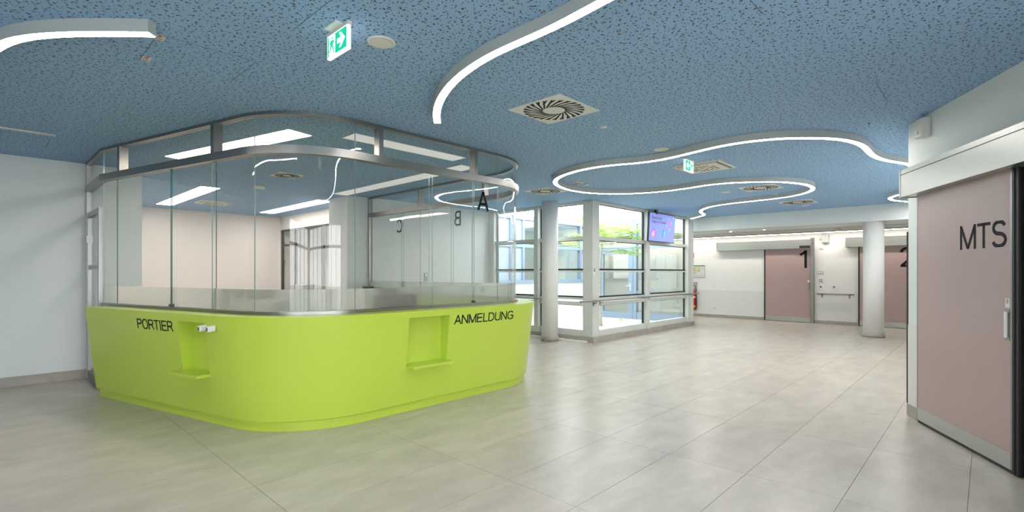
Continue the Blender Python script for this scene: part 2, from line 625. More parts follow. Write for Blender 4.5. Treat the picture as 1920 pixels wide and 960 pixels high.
def sweep(b, path, w0, w1, z0, z1, mt, end=None):
    """rectangular section from lateral offset w0 to w1 (left of travel positive) along a 2-D path"""
    n = len(path)
    rows = []
    for i in range(n):
        a = path[max(i - 1, 0)]
        c = path[min(i + 1, n - 1)]
        dx, dy = c[0] - a[0], c[1] - a[1]
        l = math.hypot(dx, dy) or 1
        nx, ny = -dy / l, dx / l
        p = path[i]
        rows.append([(p[0] + nx * w0, p[1] + ny * w0, z0), (p[0] + nx * w1, p[1] + ny * w1, z0),
                     (p[0] + nx * w1, p[1] + ny * w1, z1), (p[0] + nx * w0, p[1] + ny * w0, z1)])
    strips(b, rows, mt, mt, end or mt, False)


def strips(b, rows, mt, edge, end, flip):
    """skin a list of 4-point sections; the four sides keep their own vertices so that only curves shade smoothly"""
    for k in range(4):
        k2 = (k + 1) % 4
        ids = [b.add([r[k], r[k2]]) for r in rows]
        for i, j in zip(ids[:-1], ids[1:]):
            q = [i, i + 1, j + 1, j]
            b.face(q[::-1] if flip else q, edge if k in (0, 2) else mt, k in (1, 3))
    i = b.add(rows[0])
    q = [i, i + 1, i + 2, i + 3]
    b.face(q if flip else q[::-1], end)
    i = b.add(rows[-1])
    q = [i, i + 1, i + 2, i + 3]
    b.face(q[::-1] if flip else q, end)


H = 3.05                    # hall ceiling
COURT = (8.95, 14.05, 6.14, 9.92)

# ------------------------------------------------------------------ floor with its tiles
floor = bx('floor', -5.2, 17.3, -5.2, 14.7, -0.30, -0.004, 'grout')
tag(floor, 'beige stone floor of large rectangular tiles through hall and corridor', 'floor', kind='structure')
TX, TY = 1.30, 0.606
tm = MB()
tm.box(0.0015, TX - 0.0015, 0.0015, TY - 0.0015, -0.006, 0.0, 'floor_tile')
tile0 = tm.build('tile')
tile_mesh = tile0.data
bpy.data.objects.remove(tile0, do_unlink=True)
ch, sh = math.cos(HEAD), math.sin(HEAD)


def seen(x, y):
    d = x * ch + y * sh
    if d < 1.5:
        return None
    px = 960 + 940 * (x * sh - y * ch) / d
    py = 511 + 940 * 1.5 / d
    return (px, py, d)


cands = []
for i in range(-5, 13):
    for j in range(-10, 25):
        x0, y0 = 1.31 + TX * i, 0.70 + TY * j
        cx_, cy_ = x0 + TX / 2, y0 + TY / 2
        if cx_ < -5 or cx_ > 17 or cy_ < -5 or cy_ > 14.3:
            continue
        if cx_ > COURT[0] + 0.1 and cx_ < COURT[1] and cy_ > COURT[2] + 0.1 and cy_ < COURT[3]:
            continue
        vis = False
        area = 0
        for (ax, ay) in ((0.1, 0.1), (TX - 0.1, 0.1), (0.1, TY - 0.1), (TX - 0.1, TY - 0.1), (TX / 2, TY / 2)):
            q = seen(x0 + ax, y0 + ay)
            if q and -20 < q[0] < 1940 and q[1] < 985:
                vis = True
                area = max(area, 1.0 / q[2] ** 3)
        inside_booth = 1.3 < cx_ < 5.4 and cy_ > 5.5 and cx_ > 1.3 + (7.8 - cy_) * 0.1
        behind_right = cy_ < 0.635 and cx_ > 6.9
        behind_left = cy_ > 9.6
        if inside_booth or behind_right or behind_left:
            vis = False
        cands.append((area if vis else -1, x0, y0))
cands.sort(reverse=True)
rest = MB()
for k, (a_, x0, y0) in enumerate(cands):
    if k < 300 and a_ > 0:
        o = bpy.data.objects.new('tile', tile_mesh)
        COL.objects.link(o)
        o.location = (x0, y0, 0)
        o.parent = floor
    else:
        rest.box(x0 + 0.0015, x0 + TX - 0.0015, y0 + 0.0015, y0 + TY - 0.0015, -0.006, 0.0, 'floor_tile')
ro = rest.build('tile_field', floor)
ro['kind'] = 'stuff'

bx_ground = bx('courtyard_ground', COURT[0] - 0.2, COURT[1] + 0.1, COURT[2] + 0.08, COURT[3] + 0.1, -0.25, 0.035, 'gravel')
tag(bx_ground, 'white gravel ground of the planted courtyard', 'ground', kind='structure')
og = MB()
og.box(-60, 70, -60, 70, -0.9, -0.35, 'outside_ground')
tag(og.build('outer_ground'), 'pale paved ground around the building', 'ground', kind='structure')

# ------------------------------------------------------------------ ceilings
cb = MB()
cb.hexa([(-5.2, -5.2), (14.05, -5.2), (14.05, 6.16), (8.97, 6.16), (8.97, 9.35), (5.9, 9.35), (5.9, 14.7), (-5.2, 14.7)], H, H + 0.18, 'ceiling_blue')
ceil = cb.build('ceiling')
tag(ceil, 'blue perforated acoustic ceiling over the whole reception hall', 'ceiling', kind='structure')


def joint(pts):
    for a, c in zip(pts[:-1], pts[1:]):
        d = Vector((c[0] - a[0], c[1] - a[1], 0))
        n = Vector((-d.y, d.x, 0)).normalized()
        b = MB()
        b.obox(Vector((a[0], a[1], H - 0.0006)) - n * 0.002, d, n, (0, 0, 1), d.length, 0.004, 0.002, 'joint_line')
        b.build('panel_joint', ceil)


joint([(0.78, 4.49), (0.78, 3.92)])
joint([(0.78, 3.92), (1.38, 3.90)])
joint([(1.38, 3.90), (1.38, 4.49)])
joint([(1.36, 3.22), (1.36, 2.62)])
joint([(0.53, 7.87), (0.53, 8.50)])
joint([(0.53, 7.87), (0.10, 7.87)])
joint([(4.99, 0.66), (5.60, 0.66)])
joint([(3.0, 0.98), (3.22, 0.98)])

cc = MB()
cc.hexa([(14.05, -1.0), (15.2, -1.0), (15.2, 12.6), (14.26, 12.6), (14.26, 6.3), (14.05, 6.3)], 2.68, H + 0.18, 'wall_paint')
tag(cc.build('trim_1'), 'white dropped beam between blue hall ceiling and corridor', 'beam', kind='structure')
c2 = MB()
c2.box(15.2, 17.2, -1.0, 12.6, 2.70, H + 0.18, 'ceiling_grey')
tag(c2.build('ceiling_corridor'), 'grey low ceiling of the corridor in front of the numbered doors', 'ceiling', kind='structure')

# ------------------------------------------------------------------ walls
tag(bx('wall_left', -5.2, 1.655, 9.33, 9.55, -0.02, H + 0.02, 'wall_paint'), 'plain white wall left of the green counter', 'wall', kind='structure')
tag(bx('wall_staff_room_left', 1.45, 1.655, 9.55, 14.6, -0.02, H + 0.02, 'wall_warm'), 'hidden white side wall of the staff room', 'wall', kind='structure')
tag(bx('wall_staff_room_far', 1.45, 5.95, 14.42, 14.62, -0.02, H + 0.02, 'wall_warm'), 'warm white far wall of the staff room seen through the glass', 'wall', kind='structure')
pm = MB()
pm.hexa([(5.03, 9.33), (5.55, 9.33), (5.55, 9.42), (5.95, 9.42), (5.95, 10.11), (5.03, 10.11)], -0.02, H + 0.02, 'wall_paint')
tag(pm.build('wall_pier'), 'white wall pier at the end of the glazed rear screen', 'wall', kind='structure')
tag(bx('wall_corridor_back', 5.552, 9.02, 9.25, 9.42, -0.02, H + 0.02, 'wall_paint'), 'white wall behind the glass marked with the letters B and C', 'wall', kind='structure')
bk = bx('corridor_wall_fill', 5.952, 9.0, 9.42, 10.5, -0.02, H + 0.1, 'wall_paint')
bk.name = 'wall_corridor_core'
tag(bk, 'hidden white wall block behind the rear corridor wall', 'wall', kind='structure')

# staff room right wall with its glazed door
sr = MB()
for (y0, y1, z0, z1) in ((10.11, 11.38, -0.02, H + 0.02), (14.32, 14.42, -0.02, H + 0.02), (11.38, 14.32, 2.68, H + 0.02)):
    sr.box(5.73, 5.95, y0, y1, z0, z1, 'wall_warm')
tag(sr.build('wall_staff_room_right'), 'warm white right wall of the staff room around a glazed screen', 'wall', kind='structure')

# long right-hand wall with the sliding door, running off at an angle
K = Vector((6.76, 0.635, 0))
AW = math.radians(28.5)
WU = Vector((-math.cos(AW), -math.sin(AW), 0))      # along the wall towards the viewer
WN = Vector((-math.sin(AW), math.cos(AW), 0))       # out into the hall
UP = Vector((0, 0, 1))
E_ = K + WU * 3.4
wr = MB()
q1 = E_ - WN * 0.22
q2 = K - WN * 0.22
KC = K + WU * 0.06
wr.hexa([(KC.x, KC.y), (E_.x, E_.y), (E_.x, -5.2), (E_.x + 0.22, -5.2), (E_.x + 0.22, q1.y - 0.1), (q2.x, q2.y), (17.3, 0.36), (17.3, KC.y)], -0.02, H + 0.02, 'wall_paint')
tag(wr.build('wall_right'), 'white angled wall carrying the sliding door lettered MTS', 'wall', kind='structure')


def wpt(s, off, z):
    p = K + WU * s + WN * off
    return Vector((p.x, p.y, z))


def wbox(name, s0, s1, o0, o1, z0, z1, mt, parent=None, bevel=0.0):
    b = MB()
    b.obox(wpt(s0, o0, z0), WU, WN, UP, s1 - s0, o1 - o0, z1 - z0, mt)
    return b.build(name, parent, bevel)


tag(wbox('wall_right_panel', 0.063, 0.335, 0.0, 0.006, 0.12, 0.955, 'wall_panel'), 'light grey protective wall panel beside the door lettered MTS', 'wall panel', kind='structure')
tag(wbox('baseboard_right', 0.052, 0.335, 0.0, 0.012, 0.0, 0.12, 'skirting_stone'), 'beige stone skirting at the corner beside the door lettered MTS', 'skirting', kind='structure')
ts = MB()
ts.box(KC.x + 0.002, KC.x + 0.03, KC.y + 0.0, KC.y + 0.016, 0.125, 1.93, 'brown_strip')
tag(ts.build('trim_2'), 'dark brown edge strip at the corner of the angled wall', 'trim', kind='structure')

# corridor wall with the numbered doors
WX = 17.0
tag(bx('wall_corridor', WX, WX + 0.25, 0.40, 12.6, -0.02, 2.72, 'wall_white'), 'white corridor wall with the two numbered pink doors', 'wall', kind='structure')
wp = MB()
wp.box(WX - 0.006, WX, 5.14, 9.9, 0.09, 0.905, 'wall_panel')
wp.box(WX - 0.006, WX, 2.68, 3.735, 0.09, 0.905, 'wall_panel')
tag(wp.build('wall_corridor_panel'), 'light grey protective wall panel low on the corridor wall', 'wall panel', kind='structure')
wp = MB()
wp.box(WX - 0.014, WX, 5.14, 9.9, 0.0, 0.09, 'skirting_stone')
wp.box(WX - 0.014, WX, 2.68, 3.735, 0.0, 0.09, 'skirting_stone')
tag(wp.build('baseboard_corridor'), 'beige stone skirting along the corridor wall', 'skirting', kind='structure')
tag(bx('wall_corridor_end', 14.05, 17.2, 12.6, 12.8, -0.02, 3.0, 'wall_paint'), 'white wall closing the far end of the corridor', 'wall', kind='structure')
tag(bx('baseboard_left', -5.0, 1.655, 9.316, 9.33, 0.0, 0.125, 'skirting_stone'), 'grey stone skirting along the white left wall', 'skirting', kind='structure')
tag(bx('baseboard_pier', 5.56, 8.95, 9.236, 9.25, 0.0, 0.12, 'skirting_stone'), 'stone skirting along the wall behind the glass screen', 'skirting', kind='structure')

# walls behind the viewer with unseen windows, the left one added (they light the hall and mirror in the glass)
ws = MB()
X1 = E_.x + 0.1
for (a, c, z0, z1) in ((-5.2, X1, 2.85, H + 0.02), (-5.2, X1, -0.02, 0.35), (-5.2, -4.7, 0.35, 2.85), (X1 - 0.4, X1, 0.35, 2.85)):
    ws.box(a, c, -5.2, -5.0, z0, z1, 'wall_paint')
tag(ws.build('wall_entrance'), 'white wall with a long window behind the viewer', 'wall', kind='structure')
w3 = thing('window_3', 'long grey-framed window behind the viewer', 'window', (-0.5, -5.1, 0), kind='structure')
nb = 7
for k in range(nb + 1):
    x = -4.7 + (X1 - 0.4 + 4.7) * k / nb
    bx('mullion', x - 0.05, x + 0.05, -5.16, -5.04, 0.35, 2.85, 'frame_white', w3)
bx('transom', -4.7, X1 - 0.4, -5.15, -5.05, 2.2, 2.28, 'frame_white', w3)
ws = MB()
for (a, c, z0, z1) in ((-5.2, 9.55, 2.85, H + 0.02), (-5.2, 9.55, -0.02, 0.35), (-5.2, -4.7, 0.35, 2.85), (0.9, 9.55, 0.35, 2.85)):
    ws.box(-5.2, -5.0, a, c, z0, z1, 'wall_paint')
tag(ws.build('wall_entrance_side'), 'white wall with an added window left of the viewer', 'wall', kind='structure')
w4 = thing('added_window', 'unseen grey-framed window added left of the viewer to light the counter', 'window', (-5.1, -2, 0), kind='structure')  # unseen window, added with its span set to light the counter front
for k in range(5):
    y = -4.7 + 5.6 * k / 4
    bx('mullion', -5.16, -5.04, y - 0.05, y + 0.05, 0.35, 2.85, 'frame_white', w4)
bx('transom', -5.15, -5.05, -4.7, 0.9, 2.2, 2.28, 'frame_white', w4)

# ------------------------------------------------------------------ columns
for (x, y, r, zt, lab) in ((8.60, 7.01, 0.182, H, 'slim white round column in front of the courtyard window'),
                           (14.27, 1.93, 0.205, 2.68, 'white round column under the beam in front of door 2')):
    c = thing('column', lab, 'column', (x, y, 0), kind='structure')
    b = MB()
    b.lathe((x, y, 0), [(r, 0.09), (r, zt)], 'wall_white', 40)
    b.build('shaft', c)
    b = MB()
    b.lathe((x, y, 0), [(r + 0.014, 0.0), (r + 0.014, 0.095), (r, 0.10)], 'skirting_stone', 20)
    b.build('base_ring', c)

# ------------------------------------------------------------------ courtyard glazing (two facades on a corner)
Z_HEAD, Z_T1, Z_T0, Z_L1, Z_L0, Z_S1, Z_S0 = 2.995, 2.285, 2.207, 0.86, 0.785, 0.25, 0.12
post = bx('trim_3', 8.95, 9.20, 6.12, 6.37, 0.11, H, 'frame_white')
tag(post, 'square pale green-grey post at the corner of the courtyard glazing', 'post', kind='structure')
st = MB()
st.box(8.985, 9.045, 6.117, 6.12, 1.46, 1.60, 'label_white')
st.box(8.995, 9.036, 6.1155, 6.117, 1.52, 1.59, 'ink')
sk = st.build('sticker', post)
text('pictogram', 'P', (9.004, 6.1152, 1.535), (1, 0, 0), UP, 0.022, 0.042, 'label_white', post, 0.001)

# bays: (start, end) along the facade; L runs along Y at x=8.95, R along X at y=6.14
wL = thing('window_1', 'courtyard window running back behind the slim round column', 'window', (8.98, 7.7, 0), kind='structure')
wR = thing('window_2', 'courtyard window with handrail and hanging screen', 'window', (11.5, 6.17, 0), kind='structure')


def facade(par, frm, bays, ends):
    """frm(a0,a1,d0,d1,z0,z1,mat,name): a along the facade, d depth outward into the courtyard"""
    lo, hi = ends
    frm(lo, hi, -0.03, 0.12, Z_HEAD, H, 'frame_white', 'head_rail')
    frm(lo, hi, -0.03, 0.12, Z_S0, Z_S1, 'frame_white', 'sill_rail')
    frm(lo, hi, -0.025, 0.10, Z_T0, Z_T1, 'frame_white', 'transom')
    frm(lo, hi, -0.025, 0.10, Z_L0, Z_L1, 'frame_white', 'transom')
    for (a, c) in bays:
        for (z0, z1) in ((Z_T1, Z_HEAD), (Z_L1, Z_T0), (Z_S1, Z_L0)):
            frm(a, c, 0.050, 0.058, z0, z1, 'window_glass', 'pane')
            g = 0.028
            frm(a, a + g, 0.035, 0.075, z0, z1, 'gasket', 'gasket')
            frm(c - g, c, 0.035, 0.075, z0, z1, 'gasket', 'gasket')
            frm(a + g, c - g, 0.035, 0.075, z1 - 0.012, z1, 'gasket', 'gasket')
        frm(a, c, 0.02, 0.05, 1.548, 1.585, 'gasket', 'crossbar')
        frm(a, c, 0.02, 0.05, 1.510, 1.546, 'frame_white', 'crossbar')
        frm(a, c, 0.02, 0.05, 0.955, 0.985, 'gasket', 'crossbar')
        frm(a, c, 0.02, 0.05, 0.905, 0.953, 'frame_white', 'crossbar')


def fL(a0, a1, d0, d1, z0, z1, mt, nm):
    return bx(nm, 8.95 + d0, 8.95 + d1, a0, a1, z0, z1, mt, wL)


def fR(a0, a1, d0, d1, z0, z1, mt, nm):
    return bx(nm, a0, a1, 6.14 + d0, 6.14 + d1, z0, z1, mt, wR)


facade(wL, fL, [(6.37, 7.60), (7.72, 9.06)], (6.37, 9.25))
fL(7.60, 7.72, -0.07, 0.10, Z_S0, H, 'frame_white', 'mullion')
fL(9.06, 9.25, -0.07, 0.10, Z_S0, H, 'frame_white', 'mullion')
facade(wR, fR, [(9.20, 11.24), (11.36, 13.55)], (9.20, 13.72))
fR(11.24, 11.36, -0.07, 0.10, Z_S0, H, 'frame_white', 'mullion')
fR(13.55, 13.72, -0.07, 0.10, Z_S0, H, 'frame_white', 'mullion')
tag(bx('trim_4', 13.72, 13.94, 6.09, 6.30, 0.10, H, 'wall_paint'), 'narrow white wall end between courtyard window and corridor', 'wall end', kind='structure')
tag(bx('baseboard_window_left', 8.90, 9.03, 6.22, 9.25, -0.002, 0.12, 'skirting_stone'), 'stone plinth under the courtyard window behind the round column', 'skirting', kind='structure')
tag(bx('baseboard_window_right', 8.90, 13.95, 6.06, 6.22, -0.002, 0.119, 'skirting_stone'), 'stone plinth under the courtyard window with the handrail', 'skirting', kind='structure')


def handrail(label, p0, p1, n_out, brackets, wall_off, group=None):
    t = thing('handrail', label, 'handrail', (p0[0], p0[1], p0[2]), group)
    b = MB()
    a, c = Vector(p0), Vector(p1)
    d = (c - a).normalized()
    no = Vector(n_out)
    b.tube([a, c], 0.02, 'steel', 12)
    b.build('rail', t)
    for f_ in brackets:
        q = a.lerp(c, f_)
        b = MB()
        b.tube([q - UP * 0.015, q - UP * 0.055, q - UP * 0.06 - no * 0.03, q - UP * 0.06 - no * wall_off], 0.008, 'steel', 8)
        w = q - UP * 0.06 - no * wall_off
        b.obox(w - d * 0.02 - UP * 0.06, d, no, UP, 0.04, 0.006, 0.12, 'steel')
        b.build('bracket', t)
    return t


handrail('steel handrail along the courtyard window below the hanging screen', (8.40, 6.04, 0.90), (14.18, 6.04, 0.90), (0, -1, 0), (0.10, 0.142, 0.50, 0.93), 0.078)
handrail('short steel handrail ending behind the slim round column', (8.84, 9.20, 0.90), (8.84, 7.25, 0.90), (-1, 0, 0), (0.25, 0.9), 0.085)

# ------------------------------------------------------------------ courtyard
ZR = 3.16
# far facade (y = COURT[3])
yf = COURT[3]
tag(bx('wall_courtyard_far', 8.9, 14.3, yf, yf + 0.25, -0.2, 1.18, 'render_white'), 'low white rendered wall at the back of the courtyard', 'wall', kind='structure')
wf = thing('window_5', 'blue-grey framed window band at the back of the courtyard', 'window', (11.5, yf, 1.18), kind='structure')
bx('head_rail', 8.9, 14.05, yf - 0.03, yf + 0.2, 3.05, ZR, 'frame_blue', wf)
bx('sill_rail', 8.9, 14.05, yf - 0.05, yf + 0.1, 1.18, 1.28, 'frame_blue', wf)
bx('transom', 8.9, 14.05, yf - 0.02, yf + 0.1, 2.24, 2.33, 'frame_blue', wf)
for x in (9.25, 10.40, 10.93, 12.35, 13.80):
    bx('mullion', x - 0.045, x + 0.045, yf - 0.025, yf + 0.1, 1.28, 3.05, 'frame_blue', wf)
for (a, c) in ((9.295, 10.355), (10.445, 10.885)):
    for (z0, z1) in ((1.28, 2.24), (2.33, 3.05)):
        bx('infill_panel', a, c, yf + 0.02, yf + 0.06, z0, z1, 'panel_blue', wf)
for (a, c) in ((10.975, 12.305), (12.395, 13.755)):
    for (z0, z1) in ((1.28, 2.24), (2.33, 3.05)):
        bx('pane', a, c, yf + 0.03, yf + 0.04, z0, z1, 'court_glass', wf)
tag(bx('wall_courtyard_room', 8.9, 14.05, yf + 2.2, yf + 2.35, -0.2, ZR, 'render_white'), 'pale room wall seen through the far courtyard window', 'wall', kind='structure')
tag(bx('ceiling_courtyard_room', 8.9, 14.05, yf + 0.2, yf + 2.35, 3.0, ZR, 'render_white'), 'pale ceiling seen through the far courtyard window', 'ceiling', kind='structure')
# right facade (x = 14.05)
xr = COURT[1]
wq = thing('window_6', 'blue-grey framed glazing on the right of the courtyard', 'window', (xr, 7.2, 0), kind='structure')
bx('head_rail', xr, xr + 0.12, 6.30, yf, 3.02, ZR, 'frame_blue', wq)
bx('transom', xr, xr + 0.10, 6.30, yf, 2.24, 2.33, 'frame_blue', wq)
bx('sill_rail', xr, xr + 0.12, 6.30, 8.0, 0.035, 0.26, 'frame_blue', wq)
bx('transom', xr, xr + 0.08, 6.30, 8.0, 0.86, 0.92, 'frame_blue', wq)
for y in (6.36, 8.03, 9.86):
    bx('mullion', xr - 0.02, xr + 0.12, y - 0.06, y + 0.06, 0.035, 3.02, 'frame_blue', wq)
for (a, c, z0, z1) in ((6.42, 7.97, 2.33, 3.02), (6.42, 7.97, 0.92, 2.24), (6.42, 7.97, 0.26, 0.86), (8.09, 9.80, 2.33, 3.02)):
    bx('pane', xr + 0.04, xr + 0.048, a, c, z0, z1, 'court_glass', wq)
d5 = thing('door_5', 'blue-grey framed glass door into the courtyard', 'door', (xr, 8.7, 0.035), kind='structure')
bx('stile', xr - 0.03, xr + 0.06, 8.09, 8.24, 0.035, 2.24, 'frame_blue', d5)
bx('stile', xr - 0.03, xr + 0.06, 9.17, 9.32, 0.035, 2.24, 'frame_blue', d5)
bx('rail', xr - 0.03, xr + 0.06, 8.24, 9.17, 2.09, 2.24, 'frame_blue', d5)
bx('rail', xr - 0.03, xr + 0.06, 8.24, 9.17, 0.035, 0.24, 'frame_blue', d5)
bx('pane', xr + 0.0, xr + 0.01, 8.24, 9.17, 0.24, 2.09, 'court_glass', d5)
bx('side_panel', xr, xr + 0.06, 9.32, 9.80, 0.035, 2.24, 'panel_blue', d5)
b = MB()
b.box(xr - 0.045, xr - 0.03, 8.15, 8.18, 0.92, 1.16, 'plastic_white')
b.tube([(xr - 0.045, 8.165, 1.08), (xr - 0.085, 8.165, 1.08), (xr - 0.085, 8.30, 1.08)], 0.011, 'plastic_white', 8)
b.build('handle', d5)
tag(bx('wall_courtyard_return', xr, xr + 0.2, yf, 12.6, -0.02, ZR, 'render_white'), 'white wall beyond the courtyard door', 'wall', kind='structure')
tag(bx('trim_5', 8.9, 14.15, 6.16, 6.26, H + 0.0, ZR + 0.05, 'frame_white'), 'roof edge above the courtyard window', 'trim', kind='structure')

# young tree
tr = thing('tree', 'young courtyard tree with a pale trunk and fresh green leaves', 'tree', (11.62, 7.68, 0.035))
b = MB()
tp = [(11.62, 7.68, 0.035), (11.60, 7.68, 0.5), (11.58, 7.69, 1.2), (11.60, 7.66, 1.9), (11.64, 7.64, 2.45), (11.66, 7.62, 2.95)]
b.tube(tp, [0.052, 0.046, 0.040, 0.032, 0.02, 0.008], 'bark', 10)
b.build('trunk', tr)
rnd = random.Random(3)
tips = []
bb = MB()
for k in range(22):
    z0 = rnd.uniform(1.95, 2.8)
    f_ = (z0 - 1.2) / 1.3
    base = Vector((11.60, 7.66, z0))
    a = rnd.uniform(0, 2 * PI)
    L = rnd.uniform(0.55, 1.15)
    end = base + Vector((math.cos(a) * L, math.sin(a) * L, rnd.uniform(0.0, 0.32)))
    if k % 3 == 0:
        end = base + Vector((0.45 + rnd.random() * 0.6, -0.45 - rnd.random() * 0.55, rnd.uniform(-0.1, 0.2)))
    mid = base.lerp(end, 0.5) + Vector((0, 0, 0.06))
    bb.tube([base, mid, end], [0.013, 0.008, 0.004], 'bark', 6)
    for t_ in (0.45, 0.7, 0.9, 1.0):
        tips.append(base.lerp(end, t_))
bb.build('branches', tr)
lv = MB()
for t_ in tips:
    for k in range(46):
        c = t_ + Vector((rnd.gauss(0, 0.12), rnd.gauss(0, 0.12), rnd.gauss(0, 0.035)))
        a = rnd.uniform(0, 2 * PI)
        s = rnd.uniform(0.035, 0.06)
        d = Vector((math.cos(a), math.sin(a), rnd.uniform(-0.35, 0.1)))
        w = Vector((-math.sin(a), math.cos(a), rnd.uniform(-0.25, 0.25)))
        i0 = lv.add([c - d * s, c + w * s * 0.45, c + d * s * 1.1, c - w * s * 0.45])
        lv.face([i0, i0 + 1, i0 + 2, i0 + 3], 'leaf')
lo = lv.build('leaves', tr, fix=False)
lo['kind'] = 'stuff'
b = MB()
for k in range(26):
    a = rnd.uniform(0, 2 * PI)
    s = rnd.uniform(0.05, 0.14)
    i0 = b.add([(13.1, 7.9, 0.03), (13.1 + math.cos(a) * s * 0.6 + 0.012, 7.9 + math.sin(a) * s * 0.6, 0.035 + s * 0.7), (13.1 + math.cos(a) * s, 7.9 + math.sin(a) * s, 0.035 + s)])
    b.face([i0, i0 + 1, i0 + 2], 'leaf')
tag(b.build('weed_tuft', fix=False), 'small yellow-green weed tuft on the courtyard gravel', 'plant')

# ------------------------------------------------------------------ reception counter and glass screen share one curved outline
EL = (0.2577, -0.9662)
NL = (-0.9662, -0.2577)
C1 = (2.62, 5.55)
C2 = (4.64, 5.55)
RR = 1.0
T1 = (C1[0] + RR * NL[0], C1[1] + RR * NL[1])
S1 = 2.823
S2 = S1 + math.radians(75.07) * RR
S3 = S2 + 2.02
S4 = S3 + PI / 2 * RR
S5 = S4 + 3.765


def PT(s, o=0.0):
    if s <= S1:
        t = s - S1
        return (T1[0] + EL[0] * t + NL[0] * o, T1[1] + EL[1] * t + NL[1] * o)
    if s <= S2:
        a = math.radians(194.93) + (s - S1) / RR
        return (C1[0] + (RR + o) * math.cos(a), C1[1] + (RR + o) * math.sin(a))
    if s <= S3:
        return (C1[0] + s - S2, C1[1] - RR - o)
    if s <= S4:
        a = -PI / 2 + (s - S3) / RR
        return (C2[0] + (RR + o) * math.cos(a), C2[1] + (RR + o) * math.sin(a))
    return (C2[0] + RR + o, C2[1] + s - S4)


def stations(s0, s1, extra=(), step=0.06):
    out = {round(s0, 4), round(s1, 4)}
    for e in list(extra) + [S1, S2, S3, S4]:
        if s0 < e < s1:
            out.add(round(e, 4))
    for (a, c) in ((S1, S2), (S3, S4)):
        n = max(1, int((c - a) / step))
        for k in range(n + 1):
            t = a + (c - a) * k / n
            if s0 < t < s1:
                out.add(round(t, 4))
    return sorted(out)


def run(b, s0, s1, o0, o1, z0, z1, mt, edge=None, ends=True):
    rows = []
    for s in stations(s0, s1):
        p, q = PT(s, o0), PT(s, o1)
        rows.append([(p[0], p[1], z0), (q[0], q[1], z0), (q[0], q[1], z1), (p[0], p[1], z1)])
    strips(b, rows, mt, edge or mt, edge or mt, True)


def run_obj(name, parent, *a, **k):
    b = MB()
    run(b, *a, **k)
    return b.build(name, parent, fix=False)


ZC = 1.09


def ob(z):
    return 0.035 + (z - 0.1) * (0.15 - 0.035) / 0.99


SB = 0.185
counter = thing('reception_counter', 'lime green curved reception counter with two recessed niches', 'counter', (2.6, 5.5, 0))
NICHES = ((2.133, 2.60, 0.51, 1.012), (4.592, 5.137, 0.51, 1.02))
O_BACK = -0.02
b = MB()
ss = stations(SB, S5, [n for q in NICHES for n in q[:2]])
zz = [0.1, 0.51, 1.012, 1.02, ZC]
grid = {}
for i, s in enumerate(ss):
    for j, z in enumerate(zz):
        p = PT(s, ob(z))
        grid[i, j] = b.add([(p[0], p[1], z)])
for i in range(len(ss) - 1):
    for j in range(len(zz) - 1):
        sm, zm = (ss[i] + ss[i + 1]) / 2, (zz[j] + zz[j + 1]) / 2
        if any(a < sm < c and z0 < zm < z1 for (a, c, z0, z1) in NICHES):
            continue
        b.face([grid[i, j], grid[i + 1, j], grid[i + 1, j + 1], grid[i, j + 1]], 'lime', True)
# top, underside, inner side, ends
top_i = [b.add([(*PT(s, -0.27), ZC)]) for s in ss]
bot_i = [b.add([(*PT(s, -0.27), 0.1)]) for s in ss]
top_o = [b.add([(*PT(s, ob(ZC)), ZC)]) for s in ss]
bot_o = [b.add([(*PT(s, ob(0.1)), 0.1)]) for s in ss]
for i in range(len(ss) - 1):
    b.face([top_o[i], top_o[i + 1], top_i[i + 1], top_i[i]], 'lime')
    b.face([bot_o[i], bot_o[i + 1], bot_i[i + 1], bot_i[i]], 'lime')
    b.face([top_i[i], top_i[i + 1], bot_i[i + 1], bot_i[i]], 'lime', True)
b.face([top_o[0], top_i[0], bot_i[0], bot_o[0]], 'lime')
b.face([top_o[-1], top_i[-1], bot_i[-1], bot_o[-1]], 'lime')
b.build('body', counter)
run_obj('plinth', counter, SB, S5, -0.25, 0.0, 0.0, 0.088, 'lime')
run_obj('plinth_core', counter, SB + 0.02, S5, -0.25, -0.05, 0.088, 0.1, 'lime')
for (a, c, z0, z1) in NICHES:
    b = MB()
    f_ = [(*PT(a, ob(z0)), z0), (*PT(c, ob(z0)), z0), (*PT(c, ob(z1)), z1), (*PT(a, ob(z1)), z1)]
    k_ = [(*PT(a, O_BACK), z0), (*PT(c, O_BACK), z0), (*PT(c, O_BACK), z1), (*PT(a, O_BACK), z1)]
    for i in (1, 2, 3):
        j = (i + 1) % 4
        b.quad([f_[i], f_[j], k_[j], k_[i]], 'lime_inner')
    b.quad(k_, 'lime_inner')
    nich = b.build('niche', counter)
    b = MB()
    run(b, a, c, O_BACK - 0.01, 0.212, z0 - 0.024, z0 + 0.003, 'lime')
    b.build('shelf', nich, fix=False)


def face_frame(s, z):
    """point on the sloping counter face, its readable right vector and up vector"""
    p, q = PT(s, ob(z)), PT(s, ob(z + 0.1))
    up = Vector((q[0] - p[0], q[1] - p[1], 0.1)).normalized()
    r0, r1 = PT(s, ob(z)), PT(s + 0.01, ob(z))
    return Vector((p[0], p[1], z)), Vector((r1[0] - r0[0], r1[1] - r0[1], 0)).normalized(), up


def counter_text(body, s, z, w, h_):
    o, r, u = face_frame(s, z)
    n = r.cross(u).normalized()
    lettering('lettering', body, o + n * 0.0005, r, u, w, h_, 'ink', counter, 0.0015, 0.145)


counter_text('PORTIER', 1.345, 0.897, 0.705, 0.108)
counter_text('ANMELDUNG', 5.21, 0.905, 0.985, 0.108)

